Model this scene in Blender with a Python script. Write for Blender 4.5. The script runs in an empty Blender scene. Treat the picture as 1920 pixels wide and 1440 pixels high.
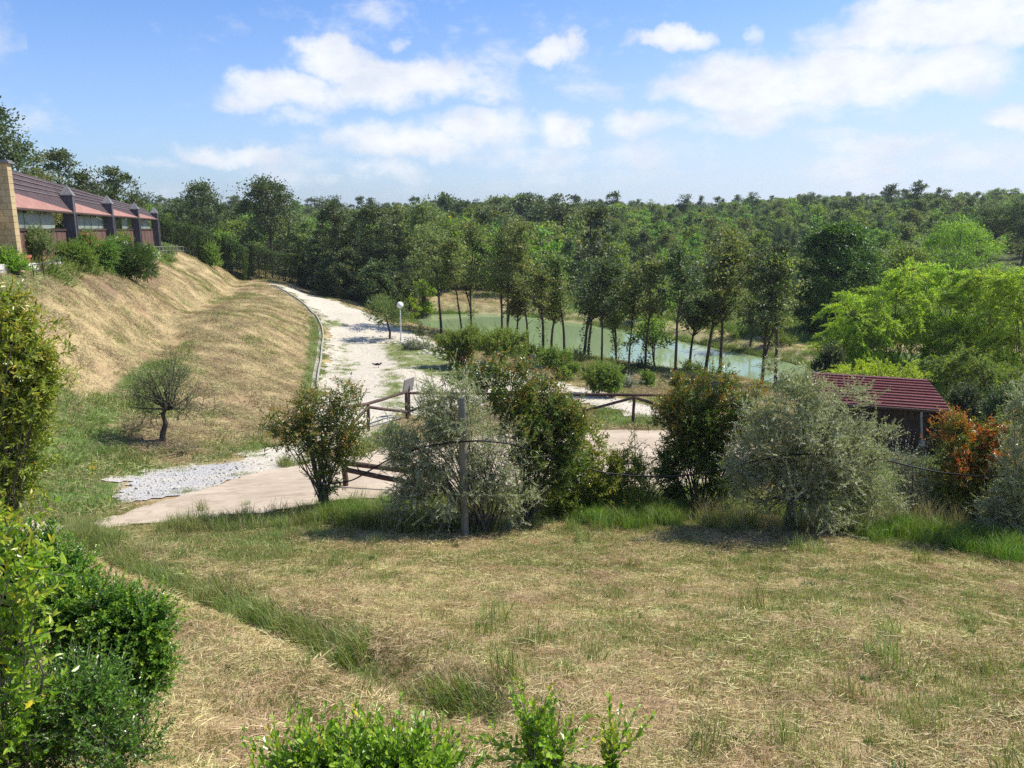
import bpy, math, random
import numpy as np
from mathutils import Vector, Matrix
R = math.radians
sc = bpy.context.scene
COL = sc.collection

# ------------------------------------------------------------------ camera
PITCH = R(12.2); FPX = 1507.0
cam = bpy.data.cameras.new("camera"); cam_ob = bpy.data.objects.new("camera", cam)
COL.objects.link(cam_ob)
cam_ob.location = (0, 0, 10); cam_ob.rotation_euler = (math.pi/2 - PITCH, 0, 0)
cam.sensor_width = 36; cam.lens = 36*FPX/1920; cam.clip_start = 0.05; cam.clip_end = 4000
sc.camera = cam_ob
sc.view_settings.view_transform = 'Standard'; sc.view_settings.look = 'None'
sc.view_settings.gamma = 1; sc.view_settings.use_curve_mapping = False
sc.view_settings.exposure = 0.55
sc.cycles.max_bounces = 5; sc.cycles.diffuse_bounces = 3; sc.cycles.glossy_bounces = 2
sc.cycles.transmission_bounces = 4; sc.cycles.transparent_max_bounces = 4
sc.cycles.use_denoising = False

# ------------------------------------------------------------------ sun
SUN_EL, SUN_X, SUN_Y = R(51), 0.93, 0.30          # direction towards the sun
sl = bpy.data.lights.new("sun", 'SUN'); sun_ob = bpy.data.objects.new("sun", sl); COL.objects.link(sun_ob)
sl.energy = 5.0; sl.angle = R(0.53); sl.color = (1.0, 0.94, 0.84)
sd = Vector((SUN_X, SUN_Y, 0)).normalized()*math.cos(SUN_EL) + Vector((0, 0, math.sin(SUN_EL)))
sun_ob.rotation_euler = sd.to_track_quat('Z', 'Y').to_euler(); sun_ob.location = (30, 10, 60)

# ------------------------------------------------------------------ node helper
class NT:
    def __init__(s, tree): s.t = tree
    def n(s, typ, **kw):
        nd = s.t.nodes.new(typ)
        for k, v in kw.items():
            if k.startswith('i_'):
                nd.inputs[k[2:].replace('_', ' ')].default_value = v
            else: setattr(nd, k, v)
        return nd
    def L(s, a, b): s.t.links.new(a, b)
    def val(s, x, sock):
        if hasattr(x, 'is_output') or isinstance(x, bpy.types.NodeSocket): s.L(x, sock)
        else: sock.default_value = x
    def math(s, op, a, b=None, c=None, clamp=False):
        nd = s.t.nodes.new('ShaderNodeMath'); nd.operation = op; nd.use_clamp = clamp
        s.val(a, nd.inputs[0])
        if b is not None: s.val(b, nd.inputs[1])
        if c is not None: s.val(c, nd.inputs[2])
        return nd.outputs[0]
    def vmath(s, op, a, b=None):
        nd = s.t.nodes.new('ShaderNodeVectorMath'); nd.operation = op
        s.val(a, nd.inputs[0])
        if b is not None: s.val(b, nd.inputs[1])
        return nd.outputs['Value'] if op in ('DOT_PRODUCT', 'LENGTH') else nd.outputs[0]
    def noise(s, vec, scale, detail=3, rough=.55, dist=0, out='Fac', dims='3D'):
        nd = s.t.nodes.new('ShaderNodeTexNoise'); nd.noise_dimensions = dims
        if vec is not None: s.L(vec, nd.inputs['Vector'])
        nd.inputs['Scale'].default_value = scale; nd.inputs['Detail'].default_value = detail
        nd.inputs['Roughness'].default_value = rough; nd.inputs['Distortion'].default_value = dist
        return nd.outputs[out]
    def ramp(s, fac, stops):
        nd = s.t.nodes.new('ShaderNodeValToRGB'); s.val(fac, nd.inputs[0])
        e = nd.color_ramp.elements
        while len(e) < len(stops): e.new(.5)
        for k, (p, c) in enumerate(stops):
            e[k].position = p; e[k].color = (c, c, c, 1) if isinstance(c, (int, float)) else (*c, 1)
        return nd.outputs[0]
    def mix(s, f, a, b, blend='MIX'):
        nd = s.t.nodes.new('ShaderNodeMix'); nd.data_type = 'RGBA'; nd.blend_type = blend
        s.val(f, nd.inputs[0])
        for x, k in ((a, 6), (b, 7)):
            if isinstance(x, tuple): nd.inputs[k].default_value = (*x, 1) if len(x) == 3 else x
            else: s.val(x, nd.inputs[k])
        return nd.outputs[2]
    def sstep(s, x, a, b):
        nd = s.t.nodes.new('ShaderNodeMapRange'); nd.interpolation_type = 'SMOOTHSTEP'
        s.val(x, nd.inputs[0]); nd.inputs[1].default_value = a; nd.inputs[2].default_value = b
        return nd.outputs[0]

# ------------------------------------------------------------------ pixel <-> world (only used to read positions off the photograph)
CP, SP = math.cos(PITCH), math.sin(PITCH)
def ray(px, py):
    xc = (np.asarray(px, float)-960)/FPX; yc = -(np.asarray(py, float)-720)/FPX
    return xc, CP + yc*SP, -SP + yc*CP
def at(px, py, Y):
    dx, dy, dz = ray(px, py); s = Y/dy
    return float(dx*s), float(Y), float(10+dz*s)

# ------------------------------------------------------------------ sky
world = bpy.data.worlds.new("World"); sc.world = world; world.use_nodes = True
wt = NT(world.node_tree); world.node_tree.nodes.clear()
sky = wt.n('ShaderNodeTexSky', sky_type='NISHITA', sun_disc=False)
sky.sun_elevation = SUN_EL; sky.sun_rotation = math.atan2(SUN_X, SUN_Y)
sky.altitude = 200; sky.air_density = 1.0; sky.dust_density = 1.1; sky.ozone_density = 2.2
tc = wt.n('ShaderNodeTexCoord').outputs['Generated']
dirn = wt.vmath('NORMALIZE', tc)
sep = wt.n('ShaderNodeSeparateXYZ'); wt.L(dirn, sep.inputs[0])
# warp
wn = wt.noise(dirn, 9.0, 5, .62, out='Color')
wv = wt.vmath('SUBTRACT', wn, (.5, .5, .5))
wsc = wt.vmath('MULTIPLY', wv, (.11, .11, .07))
dw = wt.vmath('ADD', dirn, wsc)
CLOUDS = [  # px, py, half width, half height (photo pixels), density
    (620, 120, 105, 42, 1.15), (760, 152, 150, 42, 1.1), (540, 180, 130, 38, 1.0), (540, 220, 75, 18, .7), (900, 165, 70, 26, .6),
    (700, 175, 120, 34, .8),
    (776, 74, 26, 15, .55), (1050, 104, 68, 27, 1.1), (1103, 90, 18, 32, .8), (1262, 76, 66, 26, 1.2), (1408, 60, 18, 19, .55),
    (760, 262, 150, 40, .85), (900, 240, 130, 40, .95), (1045, 240, 60, 40, .95), (970, 280, 140, 40, .5),
    (420, 288, 105, 22, .75), (275, 312, 60, 10, .4), (290, 346, 60, 12, .3), (720, 328, 90, 26, .6), (605, 342, 40, 12, .4),
    (1520, 155, 260, 58, 1.15), (1340, 175, 120, 36, .9), (1700, 135, 150, 55, 1.0), (1460, 215, 170, 26, .6),
    (1200, 230, 110, 30, .7), (1230, 285, 140, 30, .5), (1360, 240, 130, 22, .45),
    (1790, 40, 220, 52, 1.2), (1660, 20, 80, 26, .9), (1900, 60, 120, 34, .8),
    (1905, 225, 60, 22, .8), (1620, 310, 120, 26, .5), (1830, 300, 90, 28, .55), (1690, 262, 80, 14, .4), (1100, 320, 150, 26, .3),
]
acc = None
for (px, py, a, b, dens) in CLOUDS:
    dx, dy, dz = ray(px, py); c = Vector((float(dx), float(dy), float(dz))).normalized()
    r = Vector((c.y, -c.x, 0)).normalized(); u = r.cross(c)
    s = 1/(FPX*1.03)
    da = wt.vmath('DOT_PRODUCT', dw, tuple(r/(a*s*1.12))); db = wt.vmath('DOT_PRODUCT', dw, tuple(u/(b*s*1.15)))
    # subtract centre (r.c = u.c = 0), flat base: squash the lower half
    lo = wt.math('MULTIPLY', wt.math('MINIMUM', db, 0.0), .55)
    q = wt.math('ADD', wt.math('MULTIPLY', da, da), wt.math('MULTIPLY', db, db))
    q = wt.math('ADD', q, wt.math('MULTIPLY', lo, lo))
    front = wt.math('GREATER_THAN', wt.vmath('DOT_PRODUCT', dirn, tuple(c)), .5)
    m = wt.math('MULTIPLY', wt.math('MULTIPLY', wt.math('SUBTRACT', 1.0, q), dens), front)
    acc = m if acc is None else wt.math('MAXIMUM', acc, m)
cn = wt.noise(wt.vmath('MULTIPLY', dirn, (1, 1, 1.6)), 17, 7, .6)
cn2 = wt.noise(wt.vmath('MULTIPLY', dirn, (1, 1, 3.0)), 3.2, 6, .6)
# everywhere: scattered thin cloud at all azimuths
wide = wt.math('MULTIPLY', wt.math('SUBTRACT', cn2, .56), 3.0)
wide = wt.math('MINIMUM', wide, .35)
acc = wt.math('MAXIMUM', acc, wide)
field = wt.math('ADD', acc, wt.math('MULTIPLY', wt.math('SUBTRACT', cn, .5), 2.3))
cmask = wt.sstep(field, -.12, .95)
# shading inside clouds: darker (greyer) bases
sh = wt.noise(wt.vmath('ADD', wt.vmath('MULTIPLY', dirn, (1, 1, 1.8)), (0, 0, .035)), 15, 5, .6)
shade = wt.sstep(wt.math('ADD', wt.math('MULTIPLY', field, .35), wt.math('MULTIPLY', wt.math('SUBTRACT', sh, cn), 1.9)), -.35, .65)
ccol = wt.mix(shade, (5.6, 6.0, 6.8), (7.4, 7.5, 7.65))
# pale low sky
zen = wt.sstep(sep.outputs[2], .36, -.02)
xs = wt.sstep(sep.outputs[0], -.55, .75)
veil = wt.math('MULTIPLY', wt.math('POWER', zen, 1.5), wt.math('ADD', .35, wt.math('MULTIPLY', xs, .62)), clamp=True)
skyc = wt.mix(1.0, sky.outputs[0], (0.66, 0.94, 1.38), 'MULTIPLY')
base = wt.mix(veil, skyc, (5.5, 6.2, 7.3))
fin = wt.mix(wt.math('MULTIPLY', cmask, .93), base, ccol)
bg = wt.n('ShaderNodeBackground'); bg.inputs['Strength'].default_value = .094
wt.L(fin, bg.inputs['Color'])
wo = wt.n('ShaderNodeOutputWorld'); wt.L(bg.outputs[0], wo.inputs[0])
world.cycles.sampling_method = 'MANUAL'; world.cycles.sample_map_resolution = 512

# ------------------------------------------------------------------ object helpers
def tag(o, label=None, cat=None, group=None, kind=None):
    if label: o['label'] = label
    if cat: o['category'] = cat
    if group: o['group'] = group
    if kind: o['kind'] = kind
    return o
def new_obj(name, me, parent=None, loc=(0, 0, 0)):
    o = bpy.data.objects.new(name, me); COL.objects.link(o); o.location = loc
    if parent is not None: o.parent = parent
    return o
def empty(name, loc=(0, 0, 0), rz=0):
    o = bpy.data.objects.new(name, None); COL.objects.link(o); o.location = loc; o.rotation_euler = (0, 0, rz)
    o.empty_display_size = .3
    return o

class Buf:
    """collects polygons; builds one mesh"""
    def __init__(s): s.v = []; s.ls = []; s.lt = []; s.mi = []; s.n = 0
    def add(s, verts, faces, mi=0):
        """verts (n,3) array; faces (m,k) int array"""
        verts = np.asarray(verts, float).reshape(-1, 3); faces = np.asarray(faces, int)
        if len(faces) == 0: return
        s.v.append(verts); s.ls.append((faces+s.n).ravel()); s.lt.append(np.full(len(faces), faces.shape[1]))
        s.mi.append(np.full(len(faces), mi)); s.n += len(verts)
    def tube(s, pts, rad, sides=5, mi=0, cap=True):
        pts = np.asarray(pts, float); rad = np.asarray(rad, float); k = len(pts)
        t = np.gradient(pts, axis=0); t /= np.linalg.norm(t, axis=1)[:, None]+1e-9
        ref = np.array([0, 0, 1.]) if abs(t[:, 2]).mean() < .8 else np.array([1., 0, 0])
        a = np.cross(t, ref); a /= np.linalg.norm(a, axis=1)[:, None]+1e-9
        b = np.cross(t, a)
        ang = np.linspace(0, 2*np.pi, sides, endpoint=False)
        v = pts[:, None]+rad[:, None, None]*(np.cos(ang)[None, :, None]*a[:, None]+np.sin(ang)[None, :, None]*b[:, None])
        i = np.arange(k-1)[:, None]*sides; j = np.arange(sides)[None]; j2 = (j+1) % sides
        f = np.stack([i+j, i+j2, i+sides+j2, i+sides+j], -1).reshape(-1, 4)
        s.add(v.reshape(-1, 3), f, mi)
        if cap:
            s.add(v[-1], [list(range(sides))], mi); s.add(v[0], [list(range(sides))[::-1]], mi)
    def box(s, lo, hi, mi=0, M=None):
        x0, y0, z0 = lo; x1, y1, z1 = hi
        v = np.array([(x0,y0,z0),(x1,y0,z0),(x1,y1,z0),(x0,y1,z0),(x0,y0,z1),(x1,y0,z1),(x1,y1,z1),(x0,y1,z1)], float)
        if M is not None: v = np.array([M@Vector(p) for p in v])
        s.add(v, [(0,3,2,1),(4,5,6,7),(0,1,5,4),(1,2,6,5),(2,3,7,6),(3,0,4,7)], mi)
    def mesh(s, name, mats, smooth=False):
        me = bpy.data.meshes.new(name)
        v = np.concatenate(s.v); ls = np.concatenate(s.ls).astype(np.int32); lt = np.concatenate(s.lt).astype(np.int32)
        me.vertices.add(len(v)); me.vertices.foreach_set('co', v.ravel().astype(np.float32))
        me.loops.add(len(ls)); me.loops.foreach_set('vertex_index', ls)
        me.polygons.add(len(lt)); st = np.zeros(len(lt), np.int32); st[1:] = np.cumsum(lt)[:-1]
        me.polygons.foreach_set('loop_start', st); me.polygons.foreach_set('loop_total', lt)
        me.polygons.foreach_set('material_index', np.concatenate(s.mi).astype(np.int32))
        me.polygons.foreach_set('use_smooth', np.full(len(lt), bool(smooth)))
        me.update(calc_edges=True)
        for m in (mats if isinstance(mats, (list, tuple)) else [mats]): me.materials.append(m)
        return me
    def build(s, name, mats, parent=None, loc=(0, 0, 0), smooth=False):
        return new_obj(name, s.mesh(name, mats, smooth), parent, loc)

# ------------------------------------------------------------------ materials
def mat(name):
    m = bpy.data.materials.new(name); m.use_nodes = True; m.node_tree.nodes.clear(); return m, NT(m.node_tree)
def finish(m, nt, shader):
    o = nt.n('ShaderNodeOutputMaterial'); nt.L(shader, o.inputs['Surface']); return m
def bump(nt, h, strength=.4, dist=.02):
    b = nt.n('ShaderNodeBump'); b.inputs['Strength'].default_value = strength; b.inputs['Distance'].default_value = dist
    nt.L(h, b.inputs['Height']); return b.outputs[0]
def pbsdf(nt, col, rough=.8, spec=.25, normal=None, metal=0):
    p = nt.n('ShaderNodeBsdfPrincipled')
    nt.val(col if not isinstance(col, tuple) else (*col, 1), p.inputs['Base Color'])
    nt.val(rough, p.inputs['Roughness']); p.inputs['Specular IOR Level'].default_value = spec; p.inputs['Metallic'].default_value = metal
    if normal is not None: nt.L(normal, p.inputs['Normal'])
    return p.outputs[0]

def leaf_mat(name, dark, mid, light, trans=.3, rough=.5, spec=.35, back=None, tip=None, tipz=None, objvar=.25):
    """dark/mid/light: the colours leaves of this plant really have (old, common, young)"""
    m, nt = mat(name)
    geo = nt.n('ShaderNodeNewGeometry'); rnd = geo.outputs['Random Per Island']
    col = nt.ramp(rnd, [(0, dark), (.5, mid), (.955, light), (1, (min(.8, light[0]*1.9), light[1]*1.05, light[2]*.9))])
    oi = nt.n('ShaderNodeObjectInfo')
    hsv = nt.n('ShaderNodeHueSaturation')
    nt.L(col, hsv.inputs['Color'])
    nt.L(nt.math('MULTIPLY_ADD', oi.outputs['Random'], .05*objvar/.25, .5-.025*objvar/.25), hsv.inputs['Hue'])
    # patches of fresher and older growth through the plant
    tcn = nt.n('ShaderNodeTexCoord').outputs['Object']
    pn = nt.noise(tcn, .9, 2, .5)
    v = nt.math('MULTIPLY_ADD', pn, .7, .65)
    nt.L(nt.math('MULTIPLY', v, nt.math('MULTIPLY_ADD', oi.outputs['Random'], objvar, 1-objvar/2)), hsv.inputs['Value'])
    c = hsv.outputs[0]
    if tip is not None:   # young shoots in another colour near the outside top of the plant
        att = nt.n('ShaderNodeAttribute', attribute_name='tip')
        c = nt.mix(att.outputs['Fac'], c, tip)
    if back is not None:
        c = nt.mix(geo.outputs['Backfacing'], c, back)
    d = pbsdf(nt, c, rough, spec)
    t = nt.n('ShaderNodeBsdfTranslucent')
    nt.L(nt.mix(1, c, (1.25, 1.35, .55), 'MULTIPLY'), t.inputs['Color'])
    ms = nt.n('ShaderNodeMixShader'); ms.inputs[0].default_value = trans
    nt.L(d, ms.inputs[1]); nt.L(t.outputs[0], ms.inputs[2])
    return finish(m, nt, ms.outputs[0])

def simple_mat(name, c1, c2, scale=6, rough=.85, spec=.2, bumps=.3, stretch=(1, 1, 1), bd=.01, metal=0):
    m, nt = mat(name)
    tcn = nt.n('ShaderNodeTexCoord').outputs['Object']
    v = nt.vmath('MULTIPLY', tcn, stretch)
    n1 = nt.noise(v, scale, 5, .65)
    oi = nt.n('ShaderNodeObjectInfo')
    f = nt.math('ADD', nt.math('MULTIPLY', nt.math('SUBTRACT', n1, .5), 2.2), nt.math('MULTIPLY_ADD', oi.outputs['Random'], .5, .25), clamp=True)
    return finish(m, nt, pbsdf(nt, nt.mix(f, c1, c2), rough, spec, bump(nt, nt.noise(v, scale*3, 4, .7), bumps, bd), metal))

M = {}
M['bark'] = simple_mat('bark', (.045, .036, .027), (.12, .10, .075), 9, stretch=(1, 1, .25), bumps=.8, bd=.03)
M['bark_grey'] = simple_mat('bark_grey', (.09, .08, .065), (.20, .18, .15), 9, stretch=(1, 1, .3), bumps=.8, bd=.02)
M['twig'] = simple_mat('twig', (.06, .045, .03), (.14, .10, .065), 20)
# colours are reflectances of the leaves themselves
M['oak'] = leaf_mat('oak_leaves', (.095, .13, .042), (.165, .215, .070), (.26, .31, .12), .38, .5, .35)
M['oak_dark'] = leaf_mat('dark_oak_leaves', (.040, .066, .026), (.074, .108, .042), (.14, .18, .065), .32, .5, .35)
M['broad'] = leaf_mat('broad_leaves', (.10, .17, .03), (.175, .275, .048), (.25, .36, .07), .44)
M['bright'] = leaf_mat('bright_leaves', (.12, .22, .02), (.20, .34, .032), (.30, .44, .05), .48)
M['pine'] = leaf_mat('pine_needles', (.07, .11, .046), (.11, .165, .068), (.16, .23, .095), .3, .6, .2)
M['bamboo'] = leaf_mat('bamboo_leaves', (.20, .31, .025), (.35, .49, .045), (.52, .62, .09), .48, .45, .4, objvar=.14)
M['olive'] = leaf_mat('olive_leaves', (.15, .19, .07), (.26, .31, .13), (.40, .43, .21), .3, .42, .45, back=(.42, .44, .30, 1), objvar=.08)
M['photinia'] = leaf_mat('photinia_leaves', (.055, .095, .018), (.11, .175, .028), (.22, .28, .045), .34, .3, .55, tip=(.50, .22, .05, 1), objvar=.08)
M['photinia_red'] = leaf_mat('photinia_red_leaves', (.07, .12, .02), (.15, .20, .032), (.26, .29, .05), .34, .3, .55, tip=(.80, .15, .05, 1), objvar=.08)
M['photinia_yellow'] = leaf_mat('photinia_olive_leaves', (.12, .17, .024), (.24, .30, .042), (.38, .42, .07), .42, .32, .5, tip=(.46, .30, .07, 1), objvar=.08)
M['box'] = leaf_mat('box_leaves', (.05, .13, .014), (.10, .22, .024), (.17, .32, .038), .4, .3, .55, tip=(.34, .46, .04, 1), objvar=.08)
M['laurel'] = leaf_mat('laurel_leaves', (.12, .24, .02), (.22, .37, .03), (.36, .49, .05), .42, .32, .5, tip=(.50, .40, .06, 1), objvar=.08)
M['round_crown'] = leaf_mat('round_crown_leaves', (.035, .075, .014), (.062, .135, .02), (.13, .25, .03), .3, .45, .4, objvar=.05)
M['juniper'] = leaf_mat('juniper_sprays', (.035, .085, .016), (.06, .14, .026), (.11, .22, .04), .25, .6, .2)
M['cypress'] = leaf_mat('hedge_leaves', (.034, .064, .018), (.062, .11, .028), (.11, .18, .04), .22, .6, .2)
M['straw'] = leaf_mat('straw', (.24, .165, .075), (.46, .355, .175), (.70, .58, .35), .15, .7, .15, objvar=.45)
M['bank_straw'] = leaf_mat('bank_straw', (.145, .112, .058), (.275, .225, .118), (.45, .385, .215), .15, .7, .15, objvar=.5)
M['grass'] = leaf_mat('grass_blades', (.10, .15, .03), (.17, .235, .055), (.30, .35, .12), .35, .5, .3, objvar=.35)
M['lush'] = leaf_mat('lush_grass_blades', (.09, .17, .025), (.14, .245, .04), (.24, .33, .08), .38, .5, .3)
M['weed'] = leaf_mat('weed_leaves', (.05, .10, .03), (.09, .16, .045), (.15, .23, .075), .35, .45, .35)
M['drygrass'] = leaf_mat('dry_stalks', (.24, .20, .10), (.38, .33, .17), (.55, .49, .30), .3, .7, .15)
M['white_flower'] = leaf_mat('white_petals', (.7, .7, .68), (.8, .8, .77), (.85, .85, .82), .3)
M['pink_flower'] = leaf_mat('red_petals', (.55, .05, .05), (.65, .09, .09), (.75, .2, .18), .3)
M['silver'] = leaf_mat('silver_leaves', (.17, .20, .14), (.28, .31, .23), (.42, .45, .36), .25)

# ------------------------------------------------------------------ terrain
def pin_poly(x, y, poly):
    """signed distance to polygon (negative inside)"""
    x = np.asarray(x, float); y = np.asarray(y, float)
    P = np.asarray(poly, float); n = len(P)
    d2 = np.full(x.shape, 1e18); ins = np.zeros(x.shape, bool)
    for i in range(n):
        ax, ay = P[i]; bx, by = P[(i+1) % n]; ex, ey = bx-ax, by-ay
        wx, wy = x-ax, y-ay
        t = np.clip((wx*ex+wy*ey)/(ex*ex+ey*ey+1e-12), 0, 1)
        d2 = np.minimum(d2, (wx-t*ex)**2+(wy-t*ey)**2)
        c = ((ay > y) != (by > y)) & (x < (bx-ax)*(y-ay)/((by-ay) if abs(by-ay) > 1e-12 else 1e-12)+ax)
        ins ^= c
    return np.where(ins, -1, 1)*np.sqrt(d2)
def sm(x, a, b):
    t = np.clip((x-a)/(b-a), 0, 1); return t*t*(3-2*t)

CT = [ # photo x, photo y, distance ahead -> height follows from the sight line
    # lawn
    (200,1440,3.9),(960,1440,4.0),(1800,1440,4.0),(300,1200,6.3),(960,1200,6.4),(1800,1200,6.4),
    (250,1050,10.6),(600,1050,10.7),(960,1050,10.7),(1400,1050,10.7),(1880,1080,9.8),
    (1000,985,12.9),(1480,985,12.9),(1850,1000,12.4),(700,985,12.9),
    (160,1000,12.9),(400,972,13.6),(600,948,14.3),
    # driveway plane
    (330,935,15.9),(560,877,19.2),(750,838,22.8),(900,880,18.9),(1120,810,26.2),(1240,810,26.2),(1240,900,17.5),(1400,870,19.6),
    # grass + road
    (692,808,27),(1187,795,28.5),(650,760,31.5),(763,785,29.5),(670,700,39),(752,640,50),(620,640,50),(600,592,62),(560,560,72),(512,535,85),(690,590,62.5),(640,565,71),
    (590,545,84),(860,660,46),(1000,712,38.5),(1150,745,34),(1240,780,30.5),
    (840,700,40),
    # bank by the kerb
    (598,620,52),(592,680,42.5),(585,735,35.5),(560,700,38.8),(520,780,27.2),(480,620,44),(400,640,38),(300,740,27.5),(420,740,29),(540,620,50),
    (490,830,23),(300,825,22),(100,850,20),(60,960,14.5),(140,715,25.5),(300,620,37),(410,545,60),(435,525,76),(450,517,80),(500,560,68),
    (350,700,31),(220,770,24),(240,900,18),
    # upper slope and terrace
    (130,520,36),(200,510,44),(360,483,73),(300,495,58),(420,512,78),(60,545,30),(200,600,33),(300,545,50),(360,520,66),(0,620,24),(90,620,28),(0,800,19),
    # bank down to the pond
    (900,655,50),(1100,700,42),(1250,720,40),(780,605,71),(1180,735,36),
]
WT = [ # x, y, z
    (-20.3,32.4,8.1),(-22.8,41,7.75),(-25.5,50,7.45),(-28.5,60,7.2),(-31.3,70,6.95),(-29,36,8.0),(-34,60,7.2),(-42,60,7.1),(-60,50,7.4),(-34,80,6.4),(-24,27,8.2),(-26,20,7.8),(-24,14,6.8),(-40,15,8),(-60,90,5.5),
    (-14,12,5.6),(-12,4,7.4),(0,0,8.4),(8,0,8.4),(-8,0,8.4),(0,-12,8.6),(20,-12,8.6),(-20,-12,8.6),(20,0,7.5),(12,4,6.6),
    (14.7,30,.7),(12,22,2.0),(11,17,3.2),(20,30,.5),(22,40,.4),(18,50,.4),(28,60,.6),(30,30,1.0),(24,20,2.4),(20,12,4.4),(40,20,3),(40,40,1.2),(9,38,.6),(15,40,.4),
    (-22,95,2.6),(-30,110,3),(-10,85,1.6),(-50,110,5),(0,92,.8),(10,85,.9),(20,78,.9),(30,72,.9),(40,90,1.4),(0,120,1.4),(30,120,2.2),(60,100,2.4),(60,70,1.2),
    (-60,150,3.5),(0,160,2.2),(50,160,4.8),(90,140,5),(-120,120,6),(-120,60,8),(-120,0,9),(120,120,7),(120,60,4),(120,0,5),
    (-100,220,3),(0,220,3),(60,220,6.8),(110,220,8.6),(180,180,9.5),(-100,330,3),(0,330,3.6),(80,300,8.4),(160,300,10.5),(260,300,11),
    (-200,300,4),(-350,500,4),(0,500,3),(350,500,10),(0,900,2),(-600,900,4),(600,900,9),(400,100,8),(-400,100,8),(300,-60,8),(-300,-60,8),(0,-80,8.6),
]
C3 = np.array([at(*c) for c in CT]+WT, float)
def _phi(r2): return .5*r2*np.log(r2+1e-9)
_S = 50.
_A = C3[:, :2]/_S; _n = len(_A)
_K = _phi(((_A[:, None]-_A[None])**2).sum(-1)) + np.eye(_n)*2e-4
_P = np.c_[np.ones(_n), _A]
_M = np.block([[_K, _P], [_P.T, np.zeros((3, 3))]])
_w = np.linalg.solve(_M, np.r_[C3[:, 2], 0, 0, 0])
def tps(x, y):
    q = np.c_[np.ravel(x), np.ravel(y)]/_S
    out = np.empty(len(q))
    for i in range(0, len(q), 40000):
        s = q[i:i+40000]
        out[i:i+40000] = _phi(((s[:, None]-_A[None])**2).sum(-1))@_w[:_n] + _w[_n] + s@_w[_n+1:]
    return out.reshape(np.shape(x))
# pond outline (water level z = 0) from the shoreline
SHORE = [(775,598),(800,590),(870,588),(960,590),(1060,603),(1180,620),(1300,643),(1400,664),(1470,676),(1560,700),(1640,735),(1560,760),(1440,722),
         (1330,706),(1240,697),(1150,680),(1060,668),(990,655),(930,642),(860,634),(800,620)]
def on_z(px, py, z=0.):
    dx, dy, dz = ray(px, py); s = (z-10)/dz
    return (float(dx*s), float(dy*s))
def _resample(P, n=3):
    P = np.array(P, float); out = []
    N = len(P)
    for i in range(N):
        p0, p1, p2, p3 = P[i-1], P[i], P[(i+1) % N], P[(i+2) % N]
        for t in np.linspace(0, 1, n, endpoint=False):
            out.append(.5*((2*p1)+(-p0+p2)*t+(2*p0-5*p1+4*p2-p3)*t*t+(-p0+3*p1-3*p2+p3)*t**3))
    return np.array(out)
POND = _resample([on_z(*p) for p in SHORE], 3)
VAL = [at(*q)[:2] for q in [(120,730,25),(200,676,29),(260,642,33.5),(300,622,37),(360,578,49),(410,545,60),(437,525,76),(452,516,84)]]
DIT = [at(*q)[:2] for q in [(170,1030,11.2),(260,1066,10),(420,1138,7.8),(600,1212,6.2),(690,1256,5.65),(790,1300,5.2),(895,1342,4.8)]]
def vnoise(x, y, s, seed=0):
    """cheap smooth value noise, period free"""
    x = np.asarray(x)/s+seed*17.3; y = np.asarray(y)/s-seed*9.1
    xi = np.floor(x); yi = np.floor(y); fx = x-xi; fy = y-yi
    fx = fx*fx*(3-2*fx); fy = fy*fy*(3-2*fy)
    def h(a, b):
        q = np.sin(a*127.1+b*311.7+seed*74.7)*43758.5453; return q-np.floor(q)
    return (h(xi, yi)*(1-fx)+h(xi+1, yi)*fx)*(1-fy)+(h(xi, yi+1)*(1-fx)+h(xi+1, yi+1)*fx)*fy-.5
def hgt(x, y, fine=True):
    x = np.asarray(x, float); y = np.asarray(y, float)
    z = tps(x, y)
    r = np.hypot(x, y)
    z = z + vnoise(x, y, 60, 3)*3.0*sm(r, 120, 260) + vnoise(x, y, 1.7, 1)*.10 + vnoise(x, y, .6, 2)*.035*sm(-r, -40, -20)
    dg = np.full(x.shape, 9e9)
    for (ax, ay), (bx, by) in zip(VAL[:-1], VAL[1:]):
        ex, ey = bx-ax, by-ay; t = np.clip(((x-ax)*ex+(y-ay)*ey)/(ex*ex+ey*ey), 0, 1); dg = np.minimum(dg, np.hypot(x-ax-t*ex, y-ay-t*ey))
    dd = np.full(x.shape, 9e9)
    for (ax, ay), (bx, by) in zip(DIT[:-1], DIT[1:]):
        ex, ey = bx-ax, by-ay; t = np.clip(((x-ax)*ex+(y-ay)*ey)/(ex*ex+ey*ey), 0, 1); dd = np.minimum(dd, np.hypot(x-ax-t*ex, y-ay-t*ey))
    z = z-.20*np.exp(-(dd/.30)**2)+.07*np.exp(-((dd-.6)/.35)**2)
    side = np.where(x-np.interp(y, [v[1] for v in VAL], [v[0] for v in VAL]) > 0, 1., 0.)
    z = z-.62*np.exp(-(dg/1.3)**2)+.62*np.exp(-((dg-4.2)/2.4)**2)*side*sm(y, 26, 36)
    d = pin_poly(x, y, POND)
    lift = .0+.55*sm(d, 0, 2.2)
    z = np.where(d < 14, np.maximum(z, .5), z)
    z = z*sm(d, .3, 5.)+lift*(1-sm(d, .3, 5.))
    z = np.where(d < 0, -.9*sm(-d, 0, 2.5)-.03, np.maximum(z, .0))
    return z
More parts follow.
